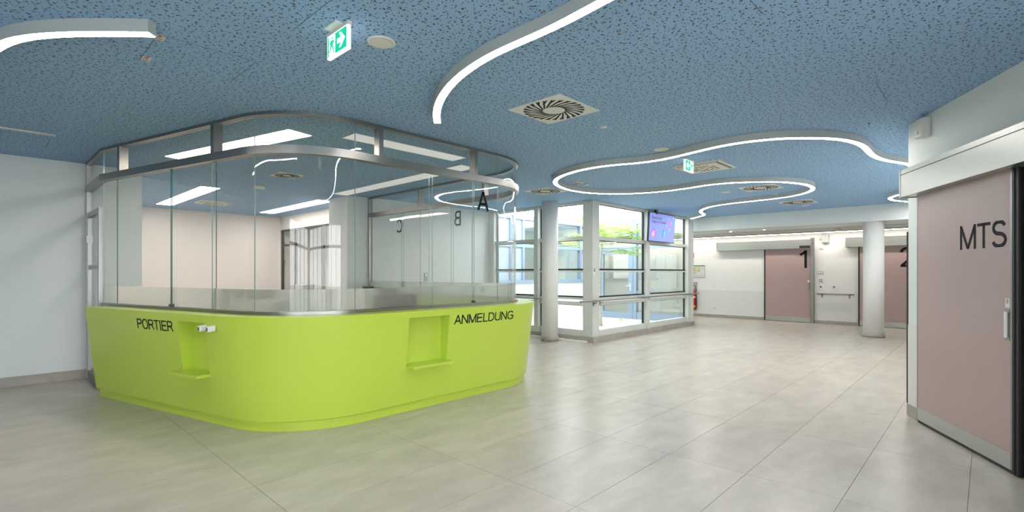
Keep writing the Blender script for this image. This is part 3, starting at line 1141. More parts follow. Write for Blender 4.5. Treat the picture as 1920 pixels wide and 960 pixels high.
# two small white readers on the counter face
for (s, lab) in ((2.640, 'small white reader on the green counter at the niche edge'), (2.775, 'small white reader on the green counter, right of its twin')):
    o, r, u = face_frame(s, 0.975)
    n = r.cross(u).normalized()
    dv = thing('card_reader', lab, 'reader', tuple(o), 'pair of white readers on the counter')
    aim = (n - r * 0.12).normalized()
    o = o + n * 0.006
    sd = aim.cross(UP).normalized()
    b = MB()
    c0 = o - n * 0.002 - sd * 0.026 - UP * 0.028
    b.obox(c0, aim, sd, UP, 0.072, 0.052, 0.056, 'plastic_white')
    b.build('body', dv, bevel=0.010)
    b = MB()
    b.obox(o + aim * 0.0705 - sd * 0.017 - UP * 0.019 - n * 0.002, aim, sd, UP, 0.003, 0.034, 0.038, 'plastic_grey')
    b.obox(o + aim * 0.073 - sd * 0.010 - UP * 0.014 - n * 0.002, aim, sd, UP, 0.002, 0.018, 0.028, 'monitor_black')
    b.build('window', dv)

# ------------------------------------------------------------------ glass screen
scr = thing('glass_screen', 'frameless glass screen with steel rails around the reception counter', 'glass screen', (2.6, 5.6, ZC))
OG = -0.115                       # glass line
ZH0, ZH1 = 2.645, 2.725
A0 = PT(0.0, OG)
DX = A0[0]                        # the screen turns here towards the left wall


def corner_sweep(b, o0, o1, z0, z1, mt):
    run(b, 0.0, S5, o0, o1, z0, z1, mt)


run_obj('top_rail', scr, 0.0, S5, OG - 0.035, OG + 0.035, H - 0.032, H, 'steel')
run_obj('header_rail', scr, 0.0, S5, OG - 0.04, OG + 0.045, ZH0, ZH1, 'steel')
run_obj('bottom_track', scr, 0.0, S5, OG - 0.03, OG + 0.03, ZC, ZC + 0.032, 'steel')
# upper fixed panes between header and ceiling
UPS = [0.0, 0.464, 2.37, 2.998, 4.108, 4.388, 5.736, 6.155, 7.72, 8.01, 9.73, S5]
for a, c in zip(UPS[:-1], UPS[1:]):
    run_obj('upper_pane', scr, a + 0.003, c - 0.003, OG - 0.005, OG + 0.005, ZH1, H - 0.032, 'clear_glass', edge='glass_edge_pale')
# lower panes (some slide behind their neighbours)
LOWS = [(0.004, 0.338, 0.0), (0.342, 1.526, 0.0), (1.50, 2.33, -0.024), (2.30, 2.996, 0.0), (3.0, 4.106, 0.0), (4.11, 5.09, 0.0),
        (5.06, 5.736, -0.024), (5.74, 6.15, 0.0), (6.154, 7.72, 0.0),
        (7.724, 8.33, 0.0), (8.30, 8.83, -0.024), (8.80, 9.74, 0.0), (9.71, 10.30, -0.024), (10.27, S5 - 0.01, 0.0)]
for (a, c, dz) in LOWS:
    gp = run_obj('glass_pane', scr, a, c, OG + dz - 0.005, OG + dz + 0.005, ZC + 0.032, ZH0, 'clear_glass', edge='glass_edge' if c in (1.526, 2.33) else 'glass_edge_pale')
    fb = MB()
    ids = [fb.add([(*PT(s, OG + dz - 0.0056), ZC + 0.034), (*PT(s, OG + dz - 0.0056), 1.335)]) for s in stations(a + 0.001, c - 0.001)]
    for i, j in zip(ids[:-1], ids[1:]):
        fb.face([j, j + 1, i + 1, i], 'frosted_film', True)
    fb.build('frosted_band', gp, fix=False)
# posts of the upper band
for s in (0.464, 2.37, 4.388, 5.736, 8.01, 9.73):
    run_obj('post', scr, s - 0.026, s + 0.026, OG - 0.05, OG + 0.045, ZH1, H - 0.03, 'steel')
run_obj('post', scr, S5 - 0.03, S5, OG - 0.04, OG + 0.04, ZC, H, 'steel')
# clamp feet at the sliding edges
for s in (1.527, 5.735):
    run_obj('clamp', scr, s - 0.012, s + 0.012, OG - 0.03, OG + 0.02, ZC + 0.03, ZC + 0.062, 'steel_dark')
# return towards the left wall
YA, YB = A0[1], 9.33
bx('top_rail', DX - 0.035, DX + 0.035, YA, YB, H - 0.032, H, 'steel', scr)
bx('header_rail', DX - 0.045, DX + 0.04, YA, YB, ZH0, ZH1, 'steel', scr)
bx('post', DX - 0.03, DX + 0.03, YB - 0.045, YB, 0.0, H - 0.03, 'steel', scr)
b = MB()
b.box(DX - 0.005, DX + 0.005, YA + 0.004, YB - 0.045, ZH1, H - 0.032, 'clear_glass')
b.build('upper_pane', scr)
b = MB()
b.box(DX - 0.005, DX + 0.005, YA + 0.004, YB - 0.045, 2.345, ZH0, 'clear_glass')
b.build('glass_pane', scr)
b = MB()
b.box(DX - 0.005, DX + 0.005, YA + 0.004, 8.25, 0.02, 2.345, 'clear_glass')
b.build('glass_pane', scr)

# glazed door in that return
gd = thing('door_4', 'narrow steel-framed glass door between counter end and left wall', 'door', (DX, 8.75, 0), kind='structure')
bx('stile', DX - 0.025, DX + 0.025, 8.25, 8.33, 0.01, 2.34, 'steel', gd)
bx('stile', DX - 0.025, DX + 0.025, 9.22, 9.285, 0.01, 2.34, 'steel', gd)
bx('rail', DX - 0.025, DX + 0.025, 8.33, 9.22, 2.27, 2.34, 'steel', gd)
bx('rail', DX - 0.02, DX + 0.02, 8.33, 9.22, 1.545, 1.60, 'steel', gd)
bx('rail', DX - 0.025, DX + 0.025, 8.33, 9.22, 0.01, 0.12, 'steel', gd)
bx('pane', DX - 0.004, DX + 0.004, 8.33, 9.22, 0.12, 2.27, 'clear_glass', gd)
bx('hinge', DX - 0.04, DX - 0.025, 9.23, 9.29, 1.92, 2.02, 'steel', gd)
b = MB()
b.tube([(DX - 0.025, 8.36, 1.05), (DX - 0.075, 8.36, 1.05), (DX - 0.075, 8.50, 1.05)], 0.01, 'steel', 8)
b.build('handle', gd)

# letters on the panes: A on the front, B and C on the rear panes, readable from outside
pA = PT(5.84, OG + 0.012)
lettering('letter', 'A', (5.79 - S2 + C1[0], pA[1], 2.285), (1, 0, 0), UP, 0.19, 0.245, 'ink', scr, -0.002)
xb = C2[0] + RR + OG + 0.012
lettering('letter', 'B', (xb, C2[1] + 8.615 - S4, 2.295), (0, 1, 0), UP, 0.175, 0.25, 'ink', scr, 0.002)
lettering('letter', 'C', (xb, C2[1] + 10.33 - S4, 2.275), (0, 1, 0), UP, 0.21, 0.25, 'ink', scr, 0.002)

# ------------------------------------------------------------------ things inside the screen
dk = thing('staff_desk', 'grey staff desk behind the frosted glass band', 'desk', (3.8, 5.9, 0))
bx('desk_top', 2.7, 4.5, 4.825, 5.60, 0.72, 0.75, 'desk_grey', dk)
for (x, y) in ((2.75, 4.86), (4.4, 4.86), (2.75, 5.5), (4.4, 5.5)):
    bx('leg', x, x + 0.05, y, y + 0.05, 0, 0.72, 'steel_dark', dk)


def monitor(lab, x, y, rz, w, h_, z, group):
    t = thing('monitor', lab, 'monitor', (x, y, z), group)
    r = Vector((math.cos(rz), math.sin(rz), 0))
    n = Vector((-math.sin(rz), math.cos(rz), 0))
    c = Vector((x, y, z))
    b = MB()
    b.obox(c - r * 0.12 - n * 0.02, r, n, UP, 0.24, 0.18, 0.012, 'monitor_black')
    b.build('foot', t)
    b = MB()
    b.obox(c - r * 0.02 - n * 0.02 + UP * 0.012, r, n, UP, 0.04, 0.02, 0.3, 'monitor_black')
    b.build('stem', t)
    b = MB()
    b.obox(c - r * w / 2 + UP * 0.14, r, n, UP, w, 0.035, h_, 'monitor_black')
    b.build('screen', t, bevel=0.004)
    return t


monitor('dark monitor blurred behind the frosted band left of the second niche', 3.21, 4.87, 0.0, 0.56, 0.36, 0.75, 'monitors behind the counter')
# black keyboard-like phone whose top edge shows over the rear frosted band
ph = thing('telephone', 'black desk telephone just above the rear frosted band', 'telephone', (5.02, 8.35, 1.09))
bx('base', 4.92, 5.12, 8.2, 8.55, 1.09, 1.215, 'monitor_black', ph, bevel=0.006)
bx('handset', 4.90, 4.96, 8.22, 8.53, 1.21, 1.245, 'monitor_black', ph, bevel=0.01)
# grey printer in the staff room
pr = thing('printer', 'small grey printer standing in the staff room', 'printer', (4.55, 10.6, 0))
bx('cabinet', 4.35, 4.92, 10.35, 10.85, 0.0, 0.95, 'desk_grey', pr, bevel=0.005)
bx('housing', 4.60, 4.83, 10.4, 10.8, 0.95, 1.245, 'plastic_grey', pr, bevel=0.015)
bx('side_panel', 4.83, 4.85, 10.42, 10.78, 0.97, 1.25, 'monitor_black', pr)

# glazed screen and door in the staff room right wall
gs = thing('door_3', 'glazed door screen with dark frame in the staff room wall', 'door', (5.73, 12.8, 0), kind='structure')
for y in (14.28, 13.42, 11.83, 11.42):
    bx('frame_post', 5.71, 5.78, y - 0.025, y + 0.025, 0.0, 2.64, 'steel_dark', gs)
bx('frame_head', 5.71, 5.78, 11.38, 14.31, 2.63, 2.68, 'steel_dark', gs)
bx('frame_rail', 5.715, 5.775, 13.44, 14.26, 2.22, 2.27, 'steel_dark', gs)
for (a, c, z0, z1) in ((13.445, 14.255, 2.27, 2.63), (13.445, 14.255, 0.02, 2.22), (11.855, 13.395, 0.02, 2.63), (11.445, 11.805, 0.02, 2.63)):
    bx('pane', 5.742, 5.75, a, c, z0, z1, 'window_glass', gs)
bx('hinge', 5.69, 5.71, 14.2, 14.26, 1.72, 1.86, 'steel_dark', gs)
b = MB()
b.box(5.715, 5.73, 11.09, 11.15, 1.36, 1.55, 'steel_dark')
b.tube([(5.715, 11.12, 1.46), (5.66, 11.12, 1.46), (5.66, 11.25, 1.46)], 0.011, 'steel_dark', 8)
b.build('handle', gs)
tag(bx('wall_staff_room_beyond', 7.2, 7.35, 10.5, 14.6, -0.02, H + 0.1, 'wall_warm'), 'warm white wall beyond the glazed staff room door', 'wall', kind='structure')
tag(bx('ceiling_staff_room_beyond', 5.95, 7.35, 10.5, 14.6, 2.9, H + 0.1, 'wall_warm'), 'white ceiling beyond the glazed staff room door', 'ceiling', kind='structure')
tag(bx('wall_staff_room_beyond_far', 5.95, 7.35, 14.55, 14.7, -0.02, H + 0.1, 'wall_warm'), 'warm white end wall beyond the glazed staff room door', 'wall', kind='structure')

# small wall control behind the screen
wc = thing('wall_control', 'small grey control unit on the wall behind the letter B', 'control', (6.9, 9.25, 1.4))
bx('plate', 6.86, 6.95, 9.232, 9.25, 1.30, 1.49, 'plastic_grey', wc, bevel=0.004)
bx('display', 6.88, 6.93, 9.229, 9.232, 1.42, 1.47, 'label_white', wc)

# ------------------------------------------------------------------ curved luminaires
ZL = 2.972


def luminaire(label, pts):
    p = smooth_path(catmull(pts, 0.06), 6)
    t = thing('curved_luminaire', label, 'luminaire', (p[0][0], p[0][1], H), 'curved light profiles on the blue ceiling')
    b = MB()
    sweep(b, p, -0.036, 0.036, ZL - 0.002, H, 'lamp_housing')
    b.build('housing', t, fix=False)
    b = MB()
    sweep(b, p, -0.032, 0.032, ZL - 0.003, ZL - 0.0015, 'lamp_diffuser')
    b.build('diffuser', t, fix=False)


luminaire('curved light profile ending at the ceiling labels, upper left', [(-0.9, 6.5), (-0.45, 6.0), (-0.15, 5.4), (0.0, 4.95), (0.073, 4.636), (0.133, 4.458), (0.225, 4.291), (0.346, 4.131), (0.467, 3.993), (0.589, 3.866), (0.716, 3.746)])
luminaire('curved light profile ending between exit sign and large ceiling diffuser', [(3.075, 3.929), (2.882, 3.699), (2.698, 3.42), (2.544, 3.116), (2.45, 2.858), (2.385, 2.583), (2.36, 2.39), (2.356, 2.236), (2.358, 2.092), (2.356, 1.949), (2.349, 1.811), (2.331, 1.674), (2.318, 1.572), (2.303, 1.45), (2.25, 1.0), (2.1, 0.4), (1.8, -0.2), (1.3, -0.6), (0.6, -0.8)])
luminaire('long serpentine light profile winding towards the corridor', [
    (13.95, 0.95), (13.239, 1.199), (12.722, 1.40), (12.249, 1.39), (11.93, 1.22), (11.6, 1.0), (11.0, 0.85), (10.2, 0.77), (9.3, 0.74), (8.9, 0.75),
    (8.599, 0.79), (8.378, 0.89), (8.03, 1.0), (7.69, 1.05), (7.34, 1.05), (6.967, 1.057), (6.663, 1.123), (6.422, 1.23), (6.246, 1.384), (6.034, 1.626), (5.924, 1.901), (5.894, 2.108), (5.916, 2.345), (5.984, 2.616), (6.06, 2.918), (6.09, 3.205), (6.03, 3.473), (5.928, 3.715), (5.883, 4.011), (5.938, 4.398), (6.072, 4.723), (6.293, 5.019), (6.636, 5.26), (7.201, 5.42), (7.732, 5.34), (8.126, 5.092), (8.362, 4.724), (8.481, 4.305), (8.463, 3.844), (8.385, 3.451), (8.41, 3.127), (8.58, 2.816), (8.813, 2.522), (9.143, 2.314), (9.528, 2.2), (10.007, 2.217), (10.417, 2.405), (10.712, 2.711), (10.856, 3.106), (10.897, 3.498), (10.95, 3.904), (11.137, 4.414), (11.556, 4.835), (12.04, 5.077), (12.601, 5.223), (12.948, 5.474), (13.29, 5.87)])


# panel luminaires
def panel(label, poly, mt, group='rectangular ceiling panel lights'):
    c = (sum(p[0] for p in poly) / 4, sum(p[1] for p in poly) / 4)
    t = thing('panel_light', label, 'panel light', (c[0], c[1], H), group)

    def grow(k):
        return [(c[0] + (p[0] - c[0]) * k, c[1] + (p[1] - c[1]) * k) for p in poly]
    b = MB()
    b.hexa(poly, H - 0.006, H + 0.001, 'lamp_housing')
    b.build('frame', t)
    b = MB()
    mx = [poly[i] for i in range(4)]
    inner = []
    for i in range(4):
        p = Vector(mx[i])
        d1 = (Vector(mx[(i + 1) % 4]) - p).normalized()
        d0 = (Vector(mx[i - 1]) - p).normalized()
        q = p + (d1 + d0) * 0.012
        inner.append((q.x, q.y))
    b.hexa(inner, H - 0.009, H - 0.005, mt)
    b.build('diffuser', t)


def rect(cx_, cy_, w, l, a):
    u = Vector((math.cos(a), math.sin(a)))
    v = Vector((-math.sin(a), math.cos(a)))
    c = Vector((cx_, cy_))
    return [tuple(c - u * w / 2 - v * l / 2), tuple(c + u * w / 2 - v * l / 2), tuple(c + u * w / 2 + v * l / 2), tuple(c - u * w / 2 + v * l / 2)]


panel('bright slanted panel light above the PORTIER side of the counter', rect(2.10, 6.73, 0.31, 2.55, math.radians(14)), 'panel_diffuser')
panel('bright panel light over the left of the staff room', rect(2.83, 11.9, 0.33, 3.4, 0), 'panel_diffuser')
panel('bright panel light along the glazed staff room door', rect(5.05, 11.95, 0.36, 3.25, 0), 'panel_diffuser')
panel('unlit panel light with an added faint glow parallel to the ANMELDUNG front', rect(3.65, 5.23, 1.65, 0.30, 0), 'added_glow_diffuser')
panel('long unlit panel light with an added faint glow along the rear screen', rect(4.86, 7.40, 0.31, 3.85, 0), 'added_glow_diffuser')


# ------------------------------------------------------------------ ceiling fittings
def swirl_diffuser(label, x, y, w, z=H, n=24):
    t = thing('swirl_diffuser', label, 'air diffuser', (x, y, z), 'square swirl air diffusers')
    bx('plate', x - w / 2, x + w / 2, y - w / 2, y + w / 2, z - 0.007, z + 0.001, 'plastic_cream' if w < 0.61 else 'plastic_white', t, bevel=0.002)
    b = MB()
    for ring, (r0, r1, dl) in enumerate(((0.175, 0.465, 0.62), (0.345, 0.465, 0.22))):
        for k in range(n):
            a = 2 * PI * (k + (0.5 if ring else 0)) / n + (0.36 if ring else 0.0)
            s = Vector((x + math.cos(a) * r0 * w, y + math.sin(a) * r0 * w, z - 0.0085))
            e = Vector((x + math.cos(a + dl) * r1 * w, y + math.sin(a + dl) * r1 * w, z - 0.0085))
            sl = (e - s).normalized()
            wd = 0.016 * w / 0.62
            side = UP.cross(sl).normalized()
            b.obox(s - side * wd / 2, sl, side, UP, (e - s).length, wd, 0.003, 'black_void')
    b.build('slots', t)['kind'] = 'stuff'
    b = MB()
    b.lathe((x, y, z - 0.010), [(0.006, 0), (0.006, 0.003)], 'plastic_grey', 8)
    b.build('screw', t)


swirl_diffuser('large white swirl diffuser nearest the curved light profile end', 3.74, 3.0, 0.62)
swirl_diffuser('swirl diffuser inside the loop of the serpentine light', 9.76, 3.01, 0.62)
swirl_diffuser('farthest swirl diffuser just before the white beam', 12.33, 3.03, 0.64)
swirl_diffuser('swirl diffuser in the ceiling above the counter seen through glass', 3.33, 8.1, 0.40)
swirl_diffuser('swirl diffuser behind the rear screen near the letter A', 7.35, 6.1, 0.60)


def cassette(label, x, y, w):
    t = thing('air_cassette', label, 'air conditioner', (x, y, H), 'ceiling cassettes')
    b = MB()
    for (x0, x1, y0, y1) in ((-w / 2, w / 2, -w / 2, -w / 2 + 0.03), (-w / 2, w / 2, w / 2 - 0.03, w / 2), (-w / 2, -w / 2 + 0.03, -w / 2 + 0.03, w / 2 - 0.03), (w / 2 - 0.03, w / 2, -w / 2 + 0.03, w / 2 - 0.03)):
        b.box(x + x0, x + x1, y + y0, y + y1, H - 0.022, H + 0.001, 'plastic_cream')
    b.build('frame', t)
    bx('gap', x - w / 2 + 0.03, x + w / 2 - 0.03, y - w / 2 + 0.03, y + w / 2 - 0.03, H - 0.012, H, 'black_void', t)
    k = w / 2 - 0.062
    bx('panel', x - k, x + k, y - k, y + k, H - 0.034, H - 0.012, 'plastic_cream', t, bevel=0.004)
    b = MB()
    for i in range(-3, 4):
        for j in range(-3, 4):
            if abs(i) == abs(j):
                continue
            b.box(x + i * 0.055 - 0.014, x + i * 0.055 + 0.014, y + j * 0.055 - 0.014, y + j * 0.055 + 0.014, H - 0.0355, H - 0.0335, 'black_void')
    b.build('grille', t)['kind'] = 'stuff'


cassette('white square air cassette behind the small hanging exit sign', 7.24, 3.0, 0.66)
cassette('cream air cassette on the staff room ceiling', 3.5, 12.4, 0.60)


def disc(name, label, cat, x, y, r, group, h_=0.008, ring=True, mt='plastic_cream', z=H):
    t = thing(name, label, cat, (x, y, z), group)
    b = MB()
    b.lathe((x, y, z), [(r, 0.001), (r, -h_ * 0.6), (r * 0.93, -h_)], mt, 32)
    b.build('rim', t)
    if ring:
        b = MB()
        b.lathe((x, y, z), [(r * 0.78, -h_ - 0.0015), (r * 0.78, -h_ + 0.001)], 'plastic_grey', 32)
        b.build('shadow_gap', t)
        b = MB()
        b.lathe((x, y, z), [(r * 0.755, -h_ - 0.003), (r * 0.755, -h_ + 0.001)], 'plastic_cream', 32)
        b.build('grille', t)
    else:
        b = MB()
        b.lathe((x, y, z), [(r * 0.55, -h_ - 0.004), (r * 0.6, -h_ + 0.001)], mt, 20)
        b.build('cap', t)


disc('ceiling_speaker', 'round ceiling speaker right of the large exit sign', 'speaker', 1.84, 2.955, 0.092, 'round ceiling speakers')
disc('ceiling_speaker', 'round ceiling speaker left of the air cassette beside the serpentine light', 'speaker', 5.87, 2.98, 0.09, 'round ceiling speakers')
disc('ceiling_speaker', 'round ceiling speaker inside the serpentine loop', 'speaker', 9.83, 3.66, 0.095, 'round ceiling speakers')
disc('ceiling_speaker', 'round ceiling speaker just below the farthest swirl diffuser', 'speaker', 13.05, 3.04, 0.095, 'round ceiling speakers')
disc('ceiling_detector', 'small round detector right of the large swirl diffuser', 'detector', 4.545, 2.965, 0.036, 'small ceiling discs', 0.006, False, 'plastic_white')
disc('ceiling_detector', 'small round detector within the serpentine loop', 'detector', 10.74, 3.03, 0.045, 'small ceiling discs', 0.01, False, 'plastic_white')
disc('ceiling_detector', 'low disc beside the motion sensor at the loop start', 'detector', 7.29, 5.11, 0.045, 'small ceiling discs', 0.02, False, 'plastic_white')
disc('smoke_detector', 'smoke detector above the counter seen through the glass', 'detector', 3.40, 9.46, 0.10, None, 0.04, False, 'plastic_cream')
disc('smoke_detector', 'smoke detector hanging from the corridor ceiling beside door 2', 'detector', 16.3, 3.0, 0.07, None, 0.05, False, 'plastic_white', 2.70)

sn = thing('motion_sensor', 'small motion sensor with dark dome inside the first light loop', 'sensor', (7.03, 5.11, H))
b = MB()
b.lathe((7.03, 5.11, H), [(0.085, 0.001), (0.085, -0.012), (0.07, -0.02)], 'plastic_cream', 24)
b.build('base', sn)
b = MB()
b.lathe((7.03, 5.11, H), [(0.06, -0.018), (0.045, -0.05), (0.015, -0.066)], 'plastic_grey', 20)
b.build('dome', sn)

# slot diffuser strip top left
sl = thing('slot_diffuser', 'narrow cream slot diffuser strip on the ceiling near the left wall', 'air diffuser', (-0.4, 7.63, H))
bx('frame', -1.2, 0.56, 7.605, 7.665, H - 0.012, H + 0.001, 'plastic_cream', sl)
bx('slot', -1.2, 0.13, 7.627, 7.643, H - 0.0135, H - 0.011, 'plastic_grey', sl)
bx('slot', 0.145, 0.53, 7.627, 7.643, H - 0.0135, H - 0.011, 'plastic_grey', sl)

# label plates at the access panel
for (x, y, lab) in ((0.80, 3.965, 'white ceiling label plate touching the end of the light profile'), (0.812, 4.425, 'white ceiling label plate at the lower corner of the access panel')):
    t = thing('label_plate', lab, 'label', (x, y, H), 'ceiling label plates')
    bx('plate', x - 0.028, x + 0.028, y - 0.044, y + 0.044, H - 0.003, H, 'plan_paper', t)
    b = MB()
    b.box(x - 0.016, x + 0.004, y - 0.040, y - 0.022, H - 0.0042, H - 0.003, 'signal_red')
    b.build('red_mark', t)
    b = MB()
    for k in range(3):
        b.box(x - 0.018 + k * 0.012, x - 0.012 + k * 0.012, y - 0.008, y + 0.034, H - 0.0042, H - 0.003, 'plan_grey')
    b.build('print', t)


# exit signs --------------------------------------------------------------
def exit_sign(label, c, r, w, h_, ztop, arrow_right, mount):
    """c = 2-D centre of the panel, r = readable right vector in plan (towards the viewer's right)"""
    t = thing('exit_sign', label, 'exit sign', (c[0], c[1], H), 'green emergency exit signs')
    R = Vector((r[0], r[1], 0)).normalized()
    N = R.cross(UP).normalized()             # towards the reader
    C = Vector((c[0], c[1], ztop))
    b = MB()
    b.obox(C - R * w / 2 - N * 0.012 - UP * h_, R, N, UP, w, 0.024, h_, 'sign_white')
    face_ = b.build('panel', t, bevel=0.003)
    b = MB()
    b.obox(C - R * (w / 2 + 0.004) - N * 0.014, R, N, UP, w + 0.008, 0.028, 0.026, 'plastic_white')
    b.build('cap_rail', t)
    b = MB()
    b.obox(C - R * 0.075 + N * (-0.012 if mount > 0 else -0.06) + UP * 0.018, R, N, UP, 0.15, 0.075, H - ztop - 0.018, 'plastic_white')
    b.build('mount', t)
    m = 0.011
    gx0, gx1, gz0, gz1 = -w / 2 + m, w / 2 - m, -h_ + m, -m * 0.6
    gw = gx1 - gx0
    gh = gz1 - gz0
    F = C + N * 0.0125

    def P(u, v, lift):
        return F + R * (gx0 + u * gw) + UP * (gz0 + v * gh) + N * lift

    def poly(name, pts, mt, lift):
        bb_ = MB()
        bb_.quad([P(u, v, lift) for u, v in pts], mt)
        bb_.quad([P(u, v, lift - 0.0008) for u, v in reversed(pts)], mt)
        n = len(pts)
        for i in range(n):
            j = (i + 1) % n
            (u0, v0), (u1, v1) = pts[i], pts[j]
            bb_.quad([P(u0, v0, lift), P(u1, v1, lift), P(u1, v1, lift - 0.0008), P(u0, v0, lift - 0.0008)], mt)
        return bb_.build(name, par)

    par = face_
    poly('green_field', [(0, 0), (1, 0), (1, 1), (0, 1)], 'sign_green', 0.001)
    fx = (lambda u: u) if arrow_right else (lambda u: 1 - u)
    arrow = [(0.52, 0.40), (0.72, 0.40), (0.62, 0.16), (0.72, 0.16), (0.93, 0.52), (0.72, 0.88), (0.62, 0.88), (0.72, 0.64), (0.52, 0.64)]
    poly('arrow', [(fx(u), v) for u, v in arrow], 'sign_white', 0.002)
    poly('doorway', [(fx(0.08), 0.0), (fx(0.41), 0.0), (fx(0.41), 0.96), (fx(0.08), 0.96)], 'sign_white', 0.002)
    man = [[(0.16, 0.50), (0.30, 0.44), (0.33, 0.72), (0.20, 0.74)],
           [(0.20, 0.74), (0.33, 0.72), (0.38, 0.60), (0.355, 0.56), (0.29, 0.66)],
           [(0.20, 0.74), (0.16, 0.70), (0.09, 0.56), (0.12, 0.53), (0.19, 0.62)],
           [(0.22, 0.48), (0.30, 0.44), (0.36, 0.28), (0.345, 0.06), (0.31, 0.06), (0.305, 0.27)],
           [(0.16, 0.50), (0.24, 0.46), (0.20, 0.28), (0.02, 0.16), (0.015, 0.22), (0.14, 0.31)]]
    for k, pp in enumerate(man):
        poly('running_figure', [(fx(u), v) for u, v in pp], 'sign_green', 0.003)
    poly('running_figure', [(fx(0.265 + 0.035 * math.cos(a)), 0.84 + 0.07 * math.sin(a)) for a in [2 * PI * k / 10 for k in range(10)]], 'sign_green', 0.003)
    return t


exit_sign('large hanging green exit sign with arrow pointing right', (1.545, 2.975), (0, -1), 0.265, 0.145, 3.022, True, 1)
exit_sign('small distant green exit sign with arrow pointing left', (6.60, 2.95), (1, 0), 0.265, 0.15, 3.02, False, 0)

# ------------------------------------------------------------------ hanging information screen
tv = thing('information_screen', 'lilac information screen hanging in front of the courtyard window', 'screen', (11.78, 5.97, 2.62))
TR, TN = Vector((1, 0, 0)), Vector((0, -1, 0))
tilt = math.radians(3)
TUP = Vector((0, -math.sin(tilt), math.cos(tilt)))
TNN = TR.cross(TUP).normalized()
TO = Vector((11.09, 5.97, 2.262))
TWd, THt = 1.37, 0.72
b = MB()
b.obox(TO - TNN * 0.045, TR, TNN, TUP, TWd, 0.045, THt, 'monitor_black')
b.build('housing', tv, bevel=0.004)
b = MB()
b.obox(TO + TR * 0.018 + TUP * 0.018, TR, TNN, TUP, TWd - 0.036, 0.0015, THt - 0.036, 'screen_lilac')
tvd = b.build('display', tv)
bx('hanger', 11.40, 11.50, 5.93, 5.98, 2.94, H, 'monitor_black', tv)


def tvp(u, v, l=0.002):
    return TO + TR * (u * TWd) + TUP * (v * THt) + TNN * l


text('lettering', 'Besucht uns auf', tvp(0.10, 0.77), TR, TUP, 0.36 * TWd, 0.085, 'screen_ink', tvd, 0.001)
text('lettering', 'Instagram und Facebook', tvp(0.10, 0.62), TR, TUP, 0.53 * TWd, 0.085, 'screen_ink', tvd, 0.001)


def tv_disc(name, u, v, r, mt, lift, r_in=0.0, n=24, a0=0.0, a1=2 * PI):
    c = tvp(u, v, lift)
    bb_ = MB()
    if r_in <= 0:
        bb_.quad([c + TR * r * math.cos(2 * PI * k / n) + TUP * r * math.sin(2 * PI * k / n) for k in range(n)], mt)
    else:
        for k in range(n):
            t0 = a0 + (a1 - a0) * k / n
            t1 = a0 + (a1 - a0) * (k + 1) / n
            bb_.quad([c + (TR * math.cos(t0) + TUP * math.sin(t0)) * r_in, c + (TR * math.cos(t0) + TUP * math.sin(t0)) * r,
                      c + (TR * math.cos(t1) + TUP * math.sin(t1)) * r, c + (TR * math.cos(t1) + TUP * math.sin(t1)) * r_in], mt)
    return bb_.build(name, tvd, fix=False)


tv_disc('flower_emblem', 0.765, 0.66, 0.062, 'screen_pink', 0.0025, 0.035)
for k in range(8):
    a = 2 * PI * k / 8 + 0.3
    tv_disc('flower_petal', 0.765 + math.cos(a) * 0.125 / TWd, 0.66 + math.sin(a) * 0.14 / THt, 0.026 if k % 2 else 0.036, ('screen_cyan', 'screen_pink')[k % 2], 0.0025, n=12)
tv_disc('corner_emblem', 0.935, 0.88, 0.035, 'screen_cyan', 0.0025, n=12)
tv_disc('camera_emblem', 0.175, 0.30, 0.095, 'screen_purple', 0.0022)
tv_disc('camera_emblem', 0.160, 0.255, 0.062, 'screen_orange', 0.0026)
tv_disc('camera_emblem', 0.175, 0.30, 0.028, 'screen_paper', 0.003, 0.018)
fq = MB()
for (u0, u1, v0, v1) in ((-0.055, 0.055, 0.046, 0.055), (-0.055, 0.055, -0.055, -0.046), (-0.055, -0.046, -0.046, 0.046), (0.046, 0.055, -0.046, 0.046)):
    c = tvp(0.175, 0.30, 0.003)
    fq.quad([c + TR * u0 + TUP * v0, c + TR * u1 + TUP * v0, c + TR * u1 + TUP * v1, c + TR * u0 + TUP * v1], 'screen_paper')
fq.build('camera_emblem', tvd, fix=False)
tv_disc('letter_emblem', 0.57, 0.30, 0.095, 'screen_blue', 0.0022)
text('letter_emblem', 'f', tvp(0.57, 0.19, 0.003), TR, TUP, 0.06, 0.14, 'screen_paper', tvd, 0.001)


